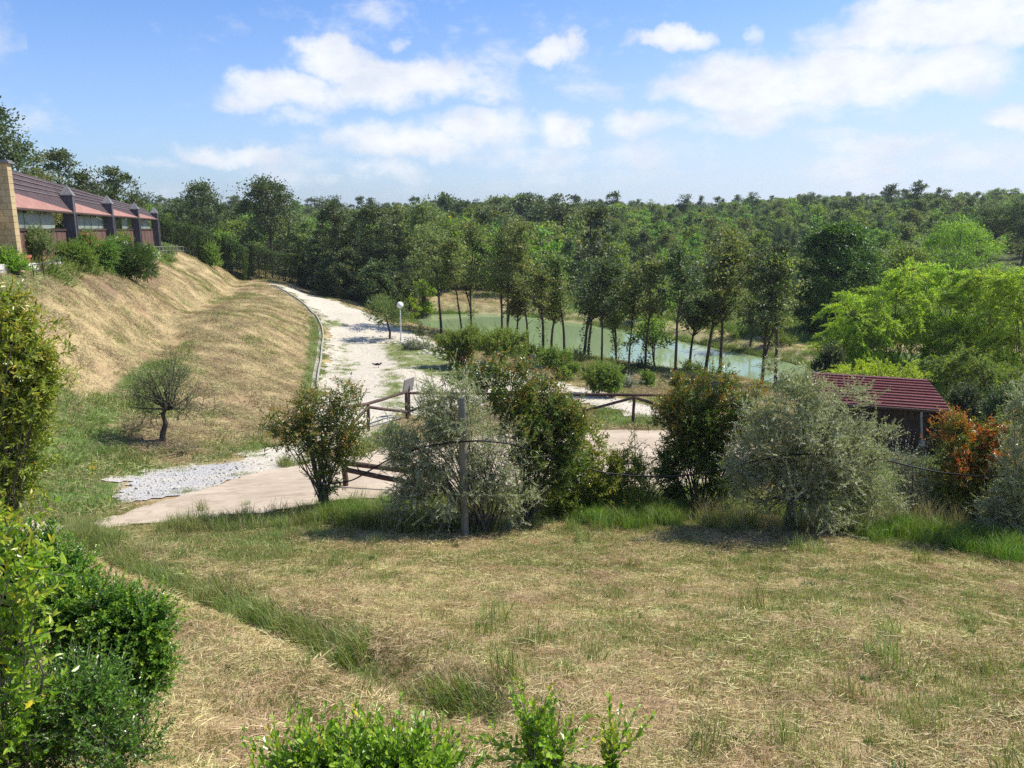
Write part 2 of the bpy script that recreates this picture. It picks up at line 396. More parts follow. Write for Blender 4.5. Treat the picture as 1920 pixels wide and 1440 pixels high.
def ground(px, py, ymax=420):
    """first terrain point behind a photo pixel"""
    dx, dy, dz = [float(a) for a in ray(px, py)]
    Y = np.concatenate([np.arange(2.5, 40, .1), np.arange(40, 120, .3), np.arange(120, ymax, 1.5)])
    s = Y/dy; zz = 10+dz*s; hh = hgt(dx*s, Y)
    k = np.argmax(zz < hh)
    if not (zz < hh).any(): k = len(Y)-1
    if k > 0:
        a = (zz[k-1]-hh[k-1]); b = (hh[k]-zz[k]); t = a/(a+b+1e-9)
        y = Y[k-1]+t*(Y[k]-Y[k-1])
    else: y = Y[0]
    x = dx*y/dy
    return float(x), float(y), float(hgt(np.array([x]), np.array([y]))[0])
def gpoly(pts): return [ground(*p)[:2] for p in pts]
# ------------------------------------------------------------------ regions read off the photograph, in world x/y
GREEN = [gpoly(p) for p in [
    [(110,735),(250,695),(330,690),(300,780),(180,800),(90,870),(20,900),(0,800)],
    [(20,960),(50,880),(130,790),(230,800),(250,860),(330,880),(215,905),(225,950),(150,978),(60,1000)],
    [(556,745),(580,640),(586,596),(598,600),(603,640),(600,740)],
    [(603,640),(612,640),(612,735),(600,735)],
    [(300,890),(480,845),(520,838),(480,820),(380,860)],
    [(230,1010),(420,978),(600,955),(620,985),(540,1035),(470,1062),(330,1050),(240,1035)],
    [(150,1010),(260,1055),(420,1125),(600,1195),(705,1245),(680,1262),(500,1190),(300,1110),(160,1050)],
    [(700,1250),(780,1290),(900,1330),(880,1345),(740,1290)],
    [(600,960),(720,960),(900,985),(900,1000),(760,1000),(600,985)],
    [(1080,945),(1290,955),(1300,990),(1180,990),(1080,985)],
    [(1560,985),(1920,1010),(1920,1060),(1750,1035),(1580,1010)],
    [(680,800),(745,790),(750,842),(690,858),(670,850)],
    [(1105,755),(1240,772),(1240,800),(1110,800)],
    [(740,640),(830,655),(860,690),(900,720),(860,760),(800,740),(740,690),(720,660)],
    [(1190,760),(1240,742),(1260,700),(1330,735),(1290,775)],
    [(640,575),(690,596),(700,604),(650,584)],
    [(1220,560),(1330,560),(1400,590),(1400,630),(1290,600),(1210,590)],
    [(960,540),(1200,540),(1200,580),(960,575)],
    [(1480,660),(1920,660),(1920,900),(1560,900)],
    [(250,690),(330,670),(360,700),(330,740),(270,735)],
]]
BARE = [gpoly(p) for p in [
    [(880,650),(1000,670),(1120,700),(1260,705),(1260,735),(1180,735),(1060,712),(930,680)],
    [(1100,798),(1240,798),(1240,809),(1110,809)],
    [(1280,1000),(1560,1000),(1580,1030),(1440,1045),(1300,1035)],
    [(250,790),(330,800),(350,830),(300,860),(230,840)],
    [(900,990),(1040,985),(1050,1020),(930,1035)],
    [(1780,1080),(1920,1090),(1920,1110),(1800,1105)],
    [(150,520),(300,505),(300,545),(200,570)],
]]
LUSHF = [gpoly(p) for p in [[(0,470),(120,470),(300,470),(360,460),(320,487),(250,500),(120,530),(60,550),(0,560)]]]
DRIVE = gpoly([(58,972),(110,990),(160,985),(330,935),(440,900),(500,885),(562,876),(625,862),(680,853),(750,836),(860,822),(1000,812),(1120,809),(1240,809),(1400,811),
               (1440,850),(1400,900),(1250,925),(1000,925),(760,935),(640,940),(600,948),(520,962),(400,974),(250,988),(160,1001),(85,1010),(40,1000)])
ROAD = gpoly([(498,530),(530,537),(565,545),(640,568),(690,588),(740,612),(800,634),(850,659),(930,690),(1000,704),(1100,730),(1240,768),(1310,790),(1280,797),
              (1150,770),(1080,752),(1000,735),(940,735),(900,760),(840,770),(790,780),(755,778),(742,790),(720,800),(690,812),(670,830),(620,848),(600,862),(562,876),(440,900),
              (330,931),(240,948),(205,935),(215,905),(300,884),(420,866),(500,846),(560,834),(580,810),(592,775),(607,740),(607,680),(610,620),(599,590),(562,560),(528,543)])
ROADGREEN = [gpoly(p) for p in [
    [(110,735),(250,695),(330,690),(300,780),(180,800),(90,870),(20,900),(0,800)],
    [(716,640),(760,640),(830,655),(880,690),(930,710),(900,735),(850,715),(790,700),(740,690),(715,660)],
    [(640,640),(655,640),(662,760),(630,760)],
    [(720,690),(760,700),(770,760),(730,780),(710,740)],
    [(600,600),(640,600),(650,612),(604,618)],
    [(560,840),(600,820),(640,830),(600,855)],
]]
GREYG = gpoly([(200,900),(300,884),(440,862),(470,872),(440,902),(330,932),(205,950)])
def field(polys, x, y, soft):
    f = np.zeros(x.shape)
    for p in polys:
        P = np.asarray(p); lo = P.min(0)-soft*2; hi = P.max(0)+soft*2
        k = (x > lo[0]) & (x < hi[0]) & (y > lo[1]) & (y < hi[1])
        if k.any(): f[k] = np.maximum(f[k], sm(-pin_poly(x[k], y[k], p), -soft, soft))
    return f

# ------------------------------------------------------------------ ground sheet
def axis(fine, span, n, c=0.0):
    u = np.linspace(-1, 1, n)
    k = 6.2
    a = np.sinh(k*u)/np.sinh(k)*span
    return a+c
xs_ = np.sort(np.concatenate([np.arange(-45, 45.01, .33), 45+np.cumsum(.33*1.045**np.arange(1, 96)), -45-np.cumsum(.33*1.045**np.arange(1, 96))]))
ys_ = [-40., -25, -15, -8, -4, -1, 0, 1]
y_ = 1.6
while y_ < 950:
    ys_.append(y_); y_ += max(.09, .0062*y_) if y_ < 90 else .0062*y_*(1+(y_-90)*.01)
ys_ = np.array(ys_)
XX, YY = np.meshgrid(xs_, ys_)
ZZ = hgt(XX, YY)
dpond = pin_poly(XX, YY, POND)
def grid_mesh(name, XX, YY, ZZ, keep=None, mats=None):
    ny, nx = XX.shape
    idx = np.arange(nx*ny).reshape(ny, nx)
    f = np.stack([idx[:-1, :-1], idx[:-1, 1:], idx[1:, 1:], idx[1:, :-1]], -1).reshape(-1, 4)
    V = np.stack([XX, YY, ZZ], -1).reshape(-1, 3)
    if keep is not None:
        f = f[keep.ravel()]
        used = np.unique(f); mp = np.full(len(V), -1); mp[used] = np.arange(len(used)); f = mp[f]; V = V[used]
    else: used = None
    b = Buf(); b.add(V, f); me = b.mesh(name, mats, True)
    return me, V, used
def setattr_f(me, name, arr):
    a = me.attributes.new(name, 'FLOAT', 'POINT'); a.data.foreach_set('value', np.ascontiguousarray(arr, np.float32))

def ground_material():
    m, nt = mat('ground')
    pos = nt.n('ShaderNodeNewGeometry').outputs['Position']
    A = lambda n: nt.n('ShaderNodeAttribute', attribute_name=n).outputs['Fac']
    flat = nt.vmath('MULTIPLY', pos, (1, 1, .3))
    big = nt.noise(flat, .22, 3, .6); med = nt.noise(flat, 1.3, 4, .65); fin = nt.noise(flat, 11, 5, .75)
    streak = nt.noise(nt.vmath('MULTIPLY', flat, (1.0, 4.0, 1)), 3.3, 4, .7, 1.0)
    streak2 = nt.noise(nt.vmath('MULTIPLY', flat, (7, 1.6, 3)), 3.0, 4, .7, .6)
    dry = nt.ramp(fin, [(.25, (.18, .12, .058)), (.48, (.36, .265, .135)), (.72, (.54, .43, .235))])
    dry2 = nt.mix(nt.sstep(streak, .40, .62), dry, (.42, .335, .175))
    dry2 = nt.mix(nt.math('MULTIPLY', nt.sstep(streak2, .50, .66), .55), dry2, (.20, .145, .085))
    red = nt.mix(fin, (.22, .13, .075), (.38, .25, .15))
    dry3 = nt.mix(nt.math('MULTIPLY', nt.sstep(big, .52, .66), .55), dry2, red)
    gnoise = nt.math('ADD', nt.math('MULTIPLY', med, .55), nt.math('MULTIPLY', fin, .45))
    gcol = nt.ramp(fin, [(.25, (.055, .085, .025)), (.5, (.10, .15, .038)), (.75, (.20, .24, .08))])
    g = nt.math('ADD', nt.math('MULTIPLY', A('green'), .62), nt.math('MULTIPLY', nt.math('SUBTRACT', gnoise, .5), 1.8))
    g = nt.math('ADD', g, nt.math('MULTIPLY', nt.math('SUBTRACT', big, .5), .35))
    c = nt.mix(nt.sstep(g, .16, .42), dry3, gcol)
    bare = nt.mix(fin, (.13, .085, .05), (.30, .21, .13))
    bb = nt.math('ADD', A('bare'), nt.math('MULTIPLY', nt.math('SUBTRACT', gnoise, .5), 2.6))
    c = nt.mix(nt.sstep(bb, .35, .65), c, bare)
    wood = nt.mix(fin, (.035, .05, .018), (.09, .10, .04))
    c = nt.mix(A('wood'), c, wood)
    mud = nt.mix(nt.sstep(med, .35, .65), nt.mix(fin, (.25, .19, .11), (.44, .36, .22)), (.30, .29, .12))
    c = nt.mix(A('mud'), c, mud)
    h = nt.math('ADD', nt.math('MULTIPLY', fin, .5), nt.math('MULTIPLY', streak, .5))
    return finish(m, nt, pbsdf(nt, c, .95, .1, bump(nt, h, .9, .07)))
M['ground'] = ground_material()
me, V, _ = grid_mesh('meadow_ground', XX, YY, ZZ, None, M['ground'])
vx, vy = V[:, 0], V[:, 1]
gr = field(GREEN, vx, vy, .35); gr = np.maximum(gr, field(LUSHF, vx, vy, .6)*1.2)
far = sm(vy, 78, 100)
gr = np.maximum(gr, .9*sm(vy, 60, 75)*(vx > 5))
setattr_f(me, 'green', gr); setattr_f(me, 'bare', field(BARE, vx, vy, .4))
field_gap = field([gpoly([(1210,555),(1500,560),(1530,640),(1400,640),(1200,600)])], vx, vy, 2.0)
wood_ = np.maximum(far, sm(vx, 60, 75)*sm(vy, 20, 60))*(1-field_gap)
setattr_f(me, 'wood', np.clip(wood_, 0, 1))
dp_ = dpond.ravel()
farside = (pin_poly(vx, vy-4.2, POND) < 0)*1.0
setattr_f(me, 'mud', np.clip(sm(-dp_, -4.0, -2.6)*farside+sm(-dp_, -.6, 0), 0, 1))
tag(new_obj('meadow', me), 'dry mown slope and meadow rolling down to the pond', kind='structure')

# ------------------------------------------------------------------ driveway and gravel road as sheets laid on the ground
def sheet(name, poly, cell, lift, material, noise=0.0, bound=None):
    P = np.asarray(poly); lo = P.min(0)-cell*2; hi = P.max(0)+cell*2
    ny_ = [lo[1]]
    while ny_[-1] < hi[1]: ny_.append(ny_[-1]+max(cell, ny_[-1]*.0045))
    X, Y = np.meshgrid(np.arange(lo[0], hi[0], cell), np.array(ny_))
    d = pin_poly(X, Y, poly)
    if noise: d = d+(vnoise(X, Y, .9, 5)+.6*vnoise(X, Y, .35, 6))*noise
    c = (d[:-1, :-1]+d[1:, :-1]+d[:-1, 1:]+d[1:, 1:])/4
    keep = c < 0
    if not noise:   # snap the rim onto the outline for a clean edge
        X0, Y0 = X.copy(), Y.copy()
        e = .03
        near = np.abs(d) < cell*1.1
        gx = (pin_poly(X0[near]+e, Y0[near], poly)-pin_poly(X0[near]-e, Y0[near], poly))/(2*e)
        gy = (pin_poly(X0[near], Y0[near]+e, poly)-pin_poly(X0[near], Y0[near]-e, poly))/(2*e)
        out = d[near] > 0
        Xn, Yn = X[near], Y[near]
        Xn[out] -= (gx*d[near])[out]; Yn[out] -= (gy*d[near])[out]; X[near] = Xn; Y[near] = Yn
    Z = hgt(X, Y)+lift
    edge = sm(-d, -.05, .25)
    me, V, used = grid_mesh(name, X, Y, Z, keep, material)
    return me, V
def drive_material():
    m, nt = mat('driveway_concrete')
    pos = nt.n('ShaderNodeNewGeometry').outputs['Position']
    a = nt.noise(pos, .5, 4, .6); b = nt.noise(pos, 5, 5, .7); st = nt.noise(nt.vmath('MULTIPLY', pos, (1, 3, 1)), 1.2, 5, .7, 1.5)
    c = nt.mix(nt.sstep(a, .35, .65), (.38, .31, .225), (.47, .39, .29))
    c = nt.mix(nt.math('MULTIPLY', nt.sstep(st, .46, .66), .7), c, (.29, .22, .155))
    c = nt.mix(nt.math('MULTIPLY', nt.sstep(b, .5, .8), .35), c, (.66, .55, .43))
    return finish(m, nt, pbsdf(nt, c, .9, .15, bump(nt, b, .3, .01)))
me, V = sheet('driveway', DRIVE, .2, .045, drive_material())
tag(new_obj('driveway', me), 'pinkish beige concrete driveway curving past the shrubs', kind='structure')
def gravel_material():
    m, nt = mat('white_gravel')
    pos = nt.n('ShaderNodeNewGeometry').outputs['Position']
    A = lambda n: nt.n('ShaderNodeAttribute', attribute_name=n).outputs['Fac']
    a = nt.noise(pos, 1.0, 4, .65); b = nt.noise(nt.vmath('MULTIPLY', pos, (1.0, 1.8, 1)), 6, 6, .75); cc = nt.noise(pos, 28, 3, .7)
    vor = nt.n('ShaderNodeTexVoronoi'); vor.inputs['Scale'].default_value = 16; nt.L(pos, vor.inputs['Vector'])
    c = nt.ramp(b, [(.30, (.22, .19, .13)), (.44, (.42, .38, .30)), (.60, (.60, .55, .45))])
    grey = nt.ramp(cc, [(.3, (.16, .16, .155)), (.5, (.38, .37, .35)), (.7, (.62, .60, .57))])
    c = nt.mix(nt.math('MULTIPLY', A('grey'), nt.sstep(nt.math('ADD', a, nt.math('MULTIPLY', cc, .4)), .42, .75)), c, grey)
    c = nt.mix(nt.math('MULTIPLY', nt.sstep(cc, .52, .7), .22), c, (.40, .37, .32))
    g = nt.math('ADD', nt.math('MULTIPLY', A('green'), .5), nt.math('MULTIPLY', nt.math('SUBTRACT', nt.math('ADD', nt.math('MULTIPLY', a, .5), nt.math('MULTIPLY', b, .5)), .5), 2.0))
    gc = nt.mix(cc, (.10, .13, .04), (.24, .27, .10))
    c = nt.mix(nt.sstep(g, .30, .50), c, gc)
    return finish(m, nt, pbsdf(nt, c, .95, .1, bump(nt, nt.math('ADD', cc, vor.outputs[0]), .7, .03)))
me, V = sheet('gravel_road', ROAD, .22, .025, gravel_material(), noise=1.0)
setattr_f(me, 'green', field(ROADGREEN, V[:, 0], V[:, 1], .8))
setattr_f(me, 'grey', field([GREYG], V[:, 0], V[:, 1], .5))
tag(new_obj('gravel_road', me), 'white crushed stone road climbing past the bank with grass down its middle', kind='structure')

# ------------------------------------------------------------------ pond water
def water_material():
    m, nt = mat('pond_water')
    pos = nt.n('ShaderNodeNewGeometry').outputs['Position']
    a = nt.noise(nt.vmath('MULTIPLY', pos, (1, 2.2, 1)), 2.4, 4, .6); b = nt.noise(pos, .06, 2, .5)
    c = nt.mix(b, (.185, .25, .115), (.215, .28, .15))
    p = nt.n('ShaderNodeBsdfPrincipled'); nt.L(c, p.inputs['Base Color'])
    p.inputs['Roughness'].default_value = .06; p.inputs['IOR'].default_value = 1.33; p.inputs['Specular IOR Level'].default_value = .5
    nt.L(bump(nt, a, .02, .01), p.inputs['Normal'])
    return finish(m, nt, p.outputs[0])
me, V = sheet('pond_water', POND+(POND-POND.mean(0))*0.0, .8, 0, water_material())
me.vertices.foreach_set('co', np.c_[V[:, 0], V[:, 1], np.zeros(len(V))].ravel().astype(np.float32)); me.update()
tag(new_obj('pond', me), 'still green pond water reflecting pale sky', kind='structure')

# ------------------------------------------------------------------ grass tufts scattered by geometry nodes
def blades(b, rng, n, R0, L, W, lean, flat=False, curve=.5, mi=0, z0=0, up=1.0):
    """n grass blades as bent 2-quad strips tapering to a tip"""
    r = R0*np.sqrt(rng.random(n)); a = rng.random(n)*2*np.pi
    P = np.c_[r*np.cos(a), r*np.sin(a), np.full(n, z0)]
    az = rng.random(n)*2*np.pi
    ln = rng.uniform(*L, n); wd = rng.uniform(*W, n)
    if flat:
        el = rng.normal(0, .12, n)+.06; P[:, 2] += rng.random(n)*flat
        d = np.c_[np.cos(az)*np.cos(el), np.sin(az)*np.cos(el), np.sin(el)]
        d2 = d.copy(); d2[:, 2] -= rng.uniform(0, .3, n); d2[:, :2] += rng.normal(0, .18, (n, 2))
    else:
        el = np.pi/2-np.abs(rng.normal(0, lean, n))
        d = np.c_[np.cos(az)*np.cos(el), np.sin(az)*np.cos(el), np.sin(el)*up]
        d2 = d.copy(); d2[:, :2] += np.c_[np.cos(az), np.sin(az)]*curve*rng.random((n, 1)); d2[:, 2] *= (1-.35*curve)
    sd = np.c_[-np.sin(az), np.cos(az), np.zeros(n)]
    if flat: sd = sd*.8+np.c_[np.zeros(n), np.zeros(n), np.full(n, .35)]*rng.choice([-1, 1], n)[:, None]
    else:
        t = rng.random(n)*np.pi; sd = sd*np.cos(t)[:, None]+np.c_[np.cos(az), np.sin(az), np.zeros(n)]*np.sin(t)[:, None]
    h = ln[:, None]*.55; w = wd[:, None]*.5
    p1 = P+d*h; p2 = p1+d2*ln[:, None]*.45
    v = np.stack([P-sd*w, P+sd*w, p1+sd*w*.8, p1-sd*w*.8, p2], 1).reshape(-1, 3)
    i = np.arange(n)[:, None]*5
    b.add(v, i+np.array([[0, 1, 2, 3]]), mi); b.n -= 0
    # tips as triangles share the strip's vertices
    b.ls.append((i+np.array([[3, 2, 4]])+(b.n-len(v))).ravel()); b.lt.append(np.full(n, 3)); b.mi.append(np.full(n, mi))

def tuft_collection(name, makers):
    c = bpy.data.collections.new(name)
    for k, mk in enumerate(makers):
        b = Buf(); ms = mk(b, np.random.default_rng(100+k))
        o = bpy.data.objects.new('%s_%02d' % (name, k), b.mesh(name, ms)); c.objects.link(o)
    return c
def scatter(name, coll, pts, rot, scl, idx, label, kind='stuff'):
    me = bpy.data.meshes.new(name); n = len(pts)
    me.vertices.add(n); me.vertices.foreach_set('co', np.asarray(pts, np.float32).ravel())
    a = me.attributes.new('rot', 'FLOAT_VECTOR', 'POINT'); a.data.foreach_set('vector', np.asarray(rot, np.float32).ravel())
    a = me.attributes.new('scl', 'FLOAT', 'POINT'); a.data.foreach_set('value', np.asarray(scl, np.float32))
    a = me.attributes.new('idx', 'INT', 'POINT'); a.data.foreach_set('value', np.asarray(idx, np.int32))
    o = new_obj(name, me)
    g = bpy.data.node_groups.new(name, 'GeometryNodeTree')
    g.interface.new_socket('Geometry', in_out='INPUT', socket_type='NodeSocketGeometry')
    g.interface.new_socket('Geometry', in_out='OUTPUT', socket_type='NodeSocketGeometry')
    gi = g.nodes.new('NodeGroupInput'); go = g.nodes.new('NodeGroupOutput')
    ci = g.nodes.new('GeometryNodeCollectionInfo'); ci.inputs['Collection'].default_value = coll
    ci.inputs['Separate Children'].default_value = True; ci.inputs['Reset Children'].default_value = True
    ip = g.nodes.new('GeometryNodeInstanceOnPoints'); ip.inputs['Pick Instance'].default_value = True
    def na(nm, t):
        q = g.nodes.new('GeometryNodeInputNamedAttribute'); q.data_type = t; q.inputs['Name'].default_value = nm; return q.outputs['Attribute']
    e2r = g.nodes.new('FunctionNodeEulerToRotation')
    g.links.new(na('rot', 'FLOAT_VECTOR'), e2r.inputs[0]); g.links.new(e2r.outputs[0], ip.inputs['Rotation'])
    g.links.new(na('scl', 'FLOAT'), ip.inputs['Scale']); g.links.new(na('idx', 'INT'), ip.inputs['Instance Index'])
    g.links.new(gi.outputs[0], ip.inputs['Points']); g.links.new(ci.outputs[0], ip.inputs['Instance']); g.links.new(ip.outputs[0], go.inputs[0])
    md = o.modifiers.new('scatter', 'NODES'); md.node_group = g
    tag(o, label, kind=kind)
    return o

NS = 5
def mk_straw(b, rng):
    blades(b, rng, 190, .26, (.03, .11), (.0018, .0038), 0, flat=.02); blades(b, rng, 40, .24, (.02, .06), (.0018, .0038), .7, mi=0); return [M['straw']]
def mk_short(b, rng):
    blades(b, rng, 70, .16, (.025, .07), (.0025, .005), .6); blades(b, rng, 25, .18, (.03, .09), (.002, .004), .9, mi=1); return [M['grass'], M['straw']]
def mk_tall(b, rng):
    blades(b, rng, 60, .13, (.14, .34), (.0035, .007), .35, curve=.8); blades(b, rng, 14, .15, (.15, .38), (.003, .005), .4, curve=.5, mi=1); return [M['grass'], M['drygrass']]
def mk_lush(b, rng):
    blades(b, rng, 80, .16, (.18, .48), (.005, .009), .32, curve=1.0); return [M['lush']]
def mk_drytall(b, rng):
    blades(b, rng, 36, .13, (.4, .85), (.003, .006), .22, curve=.5); blades(b, rng, 22, .15, (.25, .55), (.004, .007), .35, curve=.7, mi=1); return [M['drygrass'], M['grass']]
def mk_weed(b, rng):
    blades(b, rng, 34, .05, (.04, .10), (.010, .02), 1.3, curve=.5); return [M['weed']]
def mk_bank(b, rng):
    blades(b, rng, 130, .5, (.06, .20), (.006, .013), 0, flat=.03); blades(b, rng, 40, .45, (.03, .09), (.006, .010), .6); return [M['bank_straw']]
def mk_bankgreen(b, rng):
    blades(b, rng, 80, .4, (.06, .2), (.010, .018), .6, curve=.8); return [M['grass']]
def mk_meadow(b, rng):
    blades(b, rng, 70, .8, (.3, .8), (.04, .08), .45, curve=.8); return [M['grass']]
T = {k: tuft_collection(k, [f]*NS) for k, f in dict(straw_mat=mk_straw, short_tuft=mk_short, tall_tuft=mk_tall, lush_tuft=mk_lush, dry_tall_tuft=mk_drytall,
     weed_rosette=mk_weed, bank_straw=mk_bank, bank_green=mk_bankgreen, meadow_tuft=mk_meadow).items()}
rg = np.random.default_rng(7)
def spread(x0, x1, y0, y1, n, dens):
    x = rg.uniform(x0, x1, n); y = rg.uniform(y0, y1, n)
    k = (np.abs(x) < y*.70+1.5) & (rg.random(n) < dens(x, y))
    return x[k], y[k]
def put(name, coll, x, y, smin, smax, label, dz=0., tilt=.1):
    n = len(x); z = hgt(x, y)+dz
    # follow the slope
    e = .15; nx = (hgt(x+e, y)-hgt(x-e, y))/(2*e); ny = (hgt(x, y+e)-hgt(x, y-e))/(2*e)
    rot = np.c_[np.arctan(ny)+rg.normal(0, tilt, n), -np.arctan(nx)+rg.normal(0, tilt, n), np.zeros(n)]
    # spin is baked by using random pick + in-plane variation
    rot[:, 2] = rg.random(n)*6.283
    # euler XYZ: spin is applied last in world, so rotate the tilt into the spun frame
    c, s = np.cos(-rot[:, 2]), np.sin(-rot[:, 2]); tx, ty = rot[:, 0].copy(), rot[:, 1].copy()
    rot[:, 0] = c*tx-s*ty; rot[:, 1] = s*tx+c*ty
    return scatter(name, coll, np.c_[x, y, z], rot, rg.uniform(smin, smax, n), rg.integers(0, NS, n), label)
on_drive = lambda x, y, m=.05: pin_poly(x, y, DRIVE) < m
on_road = lambda x, y, m=.05: pin_poly(x, y, ROAD) < m
def greenf(x, y, s=.35): return field(GREEN, x, y, s)
pn_ = lambda x, y: vnoise(x, y, 1.3, 11)+.6*vnoise(x, y, .5, 12)+.5*vnoise(x, y, 3.5, 13)

# lawn in front
x, y = spread(-12, 12, 1.6, 15, 17000, lambda x, y: np.clip(.95-.7*greenf(x, y), 0, 1)*np.clip(1-.55*sm(pn_(x, y), .0, .5), .25, 1)*np.clip(.75+1.1*vnoise(x, y, 1.9, 52), .2, 1)*~on_drive(x, y))
put('dry_grass', T['straw_mat'], x, y, .75, 1.5, 'dry straw coloured clippings covering the lawn')
x, y = spread(-12, 12, 1.6, 15, 34000, lambda x, y: np.clip(.20+.85*sm(pn_(x, y), -.25, .45)*(.55+1.2*np.clip(vnoise(x, y, 4.5, 51)+.35, 0, 1))+.25*sm(x+.4*y, 2, 8)+.9*greenf(x, y), 0, 1)*(1-.6*field(BARE, x, y, .3))*~on_drive(x, y))
put('green_grass', T['short_tuft'], x, y, .7, 1.35, 'short patchy green grass on the lawn')
x, y = spread(-12, 12, 2.5, 13, 900, lambda x, y: np.clip(.35+1.2*vnoise(x, y, 2.2, 21), 0, 1)*~on_drive(x, y))
put('weeds', T['weed_rosette'], x, y, .5, 1.25, 'dark green weeds dotted over the lawn')
TALL = [gpoly(p) for p in [
    [(170,1020),(260,1058),(420,1128),(600,1198),(700,1243),(680,1258),(500,1188),(300,1108),(180,1055)],
    [(560,965),(620,958),(720,965),(900,985),(900,1000),(760,1000),(600,985),(560,980)],
    [(120,985),(170,1000),(230,1015),(200,1045),(120,1030)],
    [(780,1285),(900,1330),(880,1342),(760,1300)]]]
x, y = spread(-12, 12, 3, 15, 26000, lambda x, y: field(TALL, x, y, .16)*.95+.006)
put('tall_grass', T['tall_tuft'], x, y, .65, 1.25, 'taller unmown grass along the little ditch and shrubs')
LUSH = [gpoly(p) for p in [
    [(1070,965),(1100,952),(1280,958),(1300,982),(1200,990),(1090,985)],
    [(620,968),(700,965),(780,975),(760,990),(620,984)],
    [(1640,1000),(1700,1000),(1920,1025),(1920,1058),(1790,1034),(1650,1014)],
    [(1540,992),(1600,996),(1610,1012),(1550,1004)]]]
x, y = spread(-12, 14, 8, 17, 26000, lambda x, y: field(LUSH, x, y, .35)*np.clip(.5+1.6*vnoise(x, y, .9, 61), .05, 1))
put('lush_grass', T['lush_tuft'], x, y, .6, 1.15, 'long bright green grass growing at the foot of the shrubs')
DTALL = [gpoly(p) for p in [[(1320,978),(1560,985),(1580,1004),(1420,1000),(1330,995)], [(1640,985),(1800,990),(1800,1012),(1650,1000)], [(700,985),(820,985),(830,1000),(720,998)]]]
x, y = spread(-12, 14, 8, 17, 5000, lambda x, y: field(DTALL, x, y, .2)*.8)
put('dry_tall_grass', T['dry_tall_tuft'], x, y, .6, 1.1, 'tall dry seeding grass between the olive trees')
# strip behind the shrubs down to the driveway
x, y = spread(-9, 16, 12.5, 22, 9000, lambda x, y: (pin_poly(x, y, DRIVE) > .1)*(x > -6)*(y < 20)*np.clip(.35+.9*vnoise(x, y, 1.2, 62), .08, 1))
put('hedge_foot_grass', T['tall_tuft'], x, y, .7, 1.4, 'rough grass between the shrubs and the driveway')
x, y = spread(-26, 14, 16, 85, 30000, lambda x, y: (np.abs(pin_poly(x, y, ROAD)+.12) < .4)*.5*(vnoise(x, y, .9, 63) > -.15)*~on_drive(x, y))
put('road_edge_grass', T['bank_green'], x, y, .35, .8, 'weeds creeping in along the edges of the gravel road')
x, y = spread(-12, 14, 12, 30, 12000, lambda x, y: (np.abs(pin_poly(x, y, DRIVE)-.1) < .18)*.7*(vnoise(x, y, .7, 64) > -.1))
put('drive_edge_grass', T['short_tuft'], x, y, .9, 1.7, 'short grass overhanging the edge of the concrete driveway')
# bank and far meadow
bd = lambda x, y: ~on_drive(x, y, .1) & ~on_road(x, y, .1) & (pin_poly(x, y, POND) > .3)
x, y = spread(-45, 22, 14, 90, 60000, lambda x, y: bd(x, y)*((x < 2) | ((y < 56) & (x < 20)))*np.clip(1-.7*greenf(x, y, .5), 0, 1)*np.clip(.9-.012*(y-14), .3, 1)*(x > -.75*y))
put('bank_straw', T['bank_straw'], x, y, .8, 1.4, 'mown dry grass lying on the bank')
x, y = spread(-45, 26, 14, 90, 60000, lambda x, y: bd(x, y)*np.clip(greenf(x, y, .5)+.5*sm(pn_(x, y), .1, .6)+.45*(x > 2)*(pn_(x, y) > -.2), 0, 1)*.55*(1-.7*field(BARE, x, y, .5)))
put('bank_grass', T['bank_green'], x, y, .7, 1.4, 'green grass patches on the bank and road verge')
x, y = spread(-22, 22, 28, 60, 26000, lambda x, y: (on_road(x, y, -.2))*field(ROADGREEN, x, y, .6)*.35*(vnoise(x, y, .8, 31) > -.1))
put('road_grass', T['bank_green'], x, y, .35, .7, 'thin grass growing through the white gravel', dz=.02)
x, y = spread(-45, -8, 20, 80, 16000, lambda x, y: field(LUSHF, x, y, .3)*.45*(y > 33.5))
put('terrace_grass', T['meadow_tuft'], x, y, .5, .9, 'green grass edging the terrace above the bank')
x, y = spread(-14, 40, 40, 90, 60000, lambda x, y: (np.abs(pin_poly(x, y, POND)-.25) < .35)*.8*(vnoise(x, y, 1.6, 71) > -.12))
put('shore_reeds', T['meadow_tuft'], x, y, .22, .55, 'sedge and rough grass along the edge of the water')
x, y = spread(4, 60, 55, 100, 14000, lambda x, y: (pin_poly(x, y, POND) > 5.0)*.3*(vnoise(x, y, 6, 33) > -.2))
put('meadow_grass', T['meadow_tuft'], x, y, .6, 1.2, 'rough meadow grass beyond the pond')
